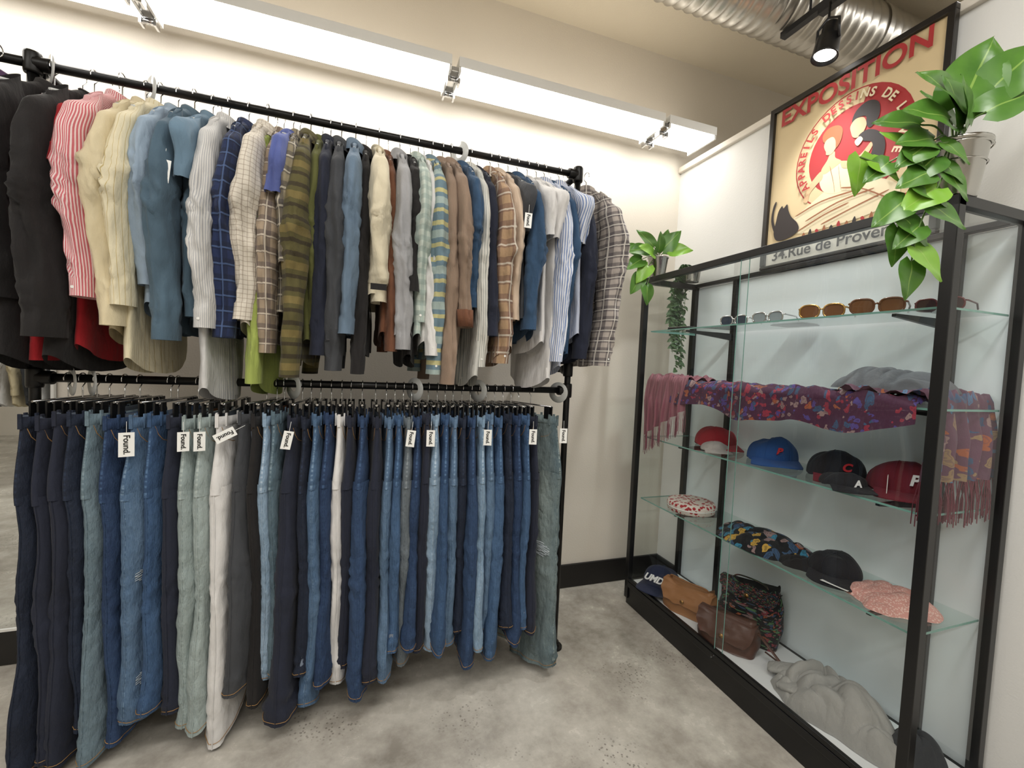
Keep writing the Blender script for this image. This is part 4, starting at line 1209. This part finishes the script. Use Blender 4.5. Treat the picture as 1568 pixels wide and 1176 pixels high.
for vi, vn in enumerate(vines):
    pts = curve_pts([at(*q) for q in vn], 6)
    b.tube(pts, .0026, 5, 3, False)
    for k in range(5, len(pts), 4):
        sgn = 1 if (k//4) % 2 else -1
        yg = 1 if (k > len(pts)-8 and vi < 1) or (vi == 2 and k % 3 == 0) else 0
        leaf(b, pts[k], RV*(.75*sgn)-UP*random.uniform(.3, .8)+TC*.2, TC+UP*.6, random.uniform(.10, .135), yg, .38)
    leaf(b, pts[-1], -UP+RV*.1, TC+UP*.2, .11, 1 if vi == 0 else 0, .38)
b.obj('potted_pothos', [L1, L2, M_tin, M_stem, M_soil])
pc = Vector((1.765, 2.37, CH+.001)); b = MB(); pot(b, pc, .062, .13); o0 = pc+Vector((0, 0, .12))
for (q, L, d, yg) in [((.02, .06, .02), .15, (.4, .5, .2), 0), ((.06, .05, .03), .14, (.8, .1, .2), 1), ((-.04, .07, .02), .15, (-.5, .5, .2), 0), ((-.09, .04, .05), .14, (-.8, .0, .3), 0),
     ((-.12, -.02, .06), .13, (-.7, -.4, .3), 0), ((-.08, -.06, .07), .13, (-.5, -.7, .2), 1), ((-.12, -.12, .06), .13, (-.4, -.8, .2), 0), ((-.08, -.18, .06), .12, (.1, -.9, .2), 0),
     ((-.02, .03, .05), .13, (.0, .5, .5), 0), ((-.05, .02, .06), .13, (-.6, .2, .5), 1), ((.03, .07, -.02), .13, (.2, .7, .1), 0), ((-.13, .04, .02), .13, (-.9, .2, .2), 0)]:
    p = at(*q); dd = RV*d[0]+UP*d[1]+TC*d[2]
    b.tube(curve_pts([o0, (o0+p)/2+Vector((0, 0, .02)), p], 5), .0025, 5, 3, False)
    leaf(b, p, dd, TC+UP*.5+RV*random.uniform(-.4, .4), L, yg, .38)
b.obj('potted_pothos', [L1, L2, M_tin, M_stem, M_soil])
pc = Vector((2.03, 2.36, CH+.001)); b = MB(); pot(b, pc, .055, .09); o0 = pc+Vector((0, 0, .08))
for k in range(9):
    x = random.uniform(-.07, .05); y = random.uniform(.085, .12)
    zl = random.uniform(.35, .72)
    pts = curve_pts([o0, o0+Vector((x*.5, .06, .03)), o0+Vector((x, y, -.08)), o0+Vector((x*1.2, y+.02, -zl*.6)), o0+Vector((x*.9, y+.01, -zl))], 7)
    b.tube(pts, .0015, 4, 3, False)
    for i in range(3, len(pts)):
        for q in (0, .5):
            p = pts[i-1].lerp(pts[i], q)
            leaf(b, p, (random.uniform(-1, 1), random.uniform(-1, .3), random.uniform(-.8, .1)), (random.uniform(-.3, .3), -1, .6), random.uniform(.03, .045), 0, .42)
L3 = leafmat('ivy_leaf', S(44, 74, 44), S(90, 120, 78))
b.obj('trailing_ivy', [L3, L2, M_tin, M_stem, M_soil])

# ----------------------------------------------------------------- world, camera
w = bpy.data.worlds.new('world'); sc.world = w; w.use_nodes = True
w.node_tree.nodes['Background'].inputs[0].default_value = (.9, .95, 1, 1); w.node_tree.nodes['Background'].inputs[1].default_value = .3
cd = bpy.data.cameras.new('camera'); cam = bpy.data.objects.new('camera', cd); col.objects.link(cam)
cd.sensor_width = 36; cd.lens = 15.45; cd.clip_start = .02
back = Vector((-.3282, -.9433, .0480)).normalized(); right = Vector((.9442, -.3266, .0455)); right = (right-back*right.dot(back)).normalized(); up = back.cross(right)
cam.matrix_world = Matrix(((right.x, up.x, back.x, 0), (right.y, up.y, back.y, 0), (right.z, up.z, back.z, 1.55), (0, 0, 0, 1)))
sc.camera = cam
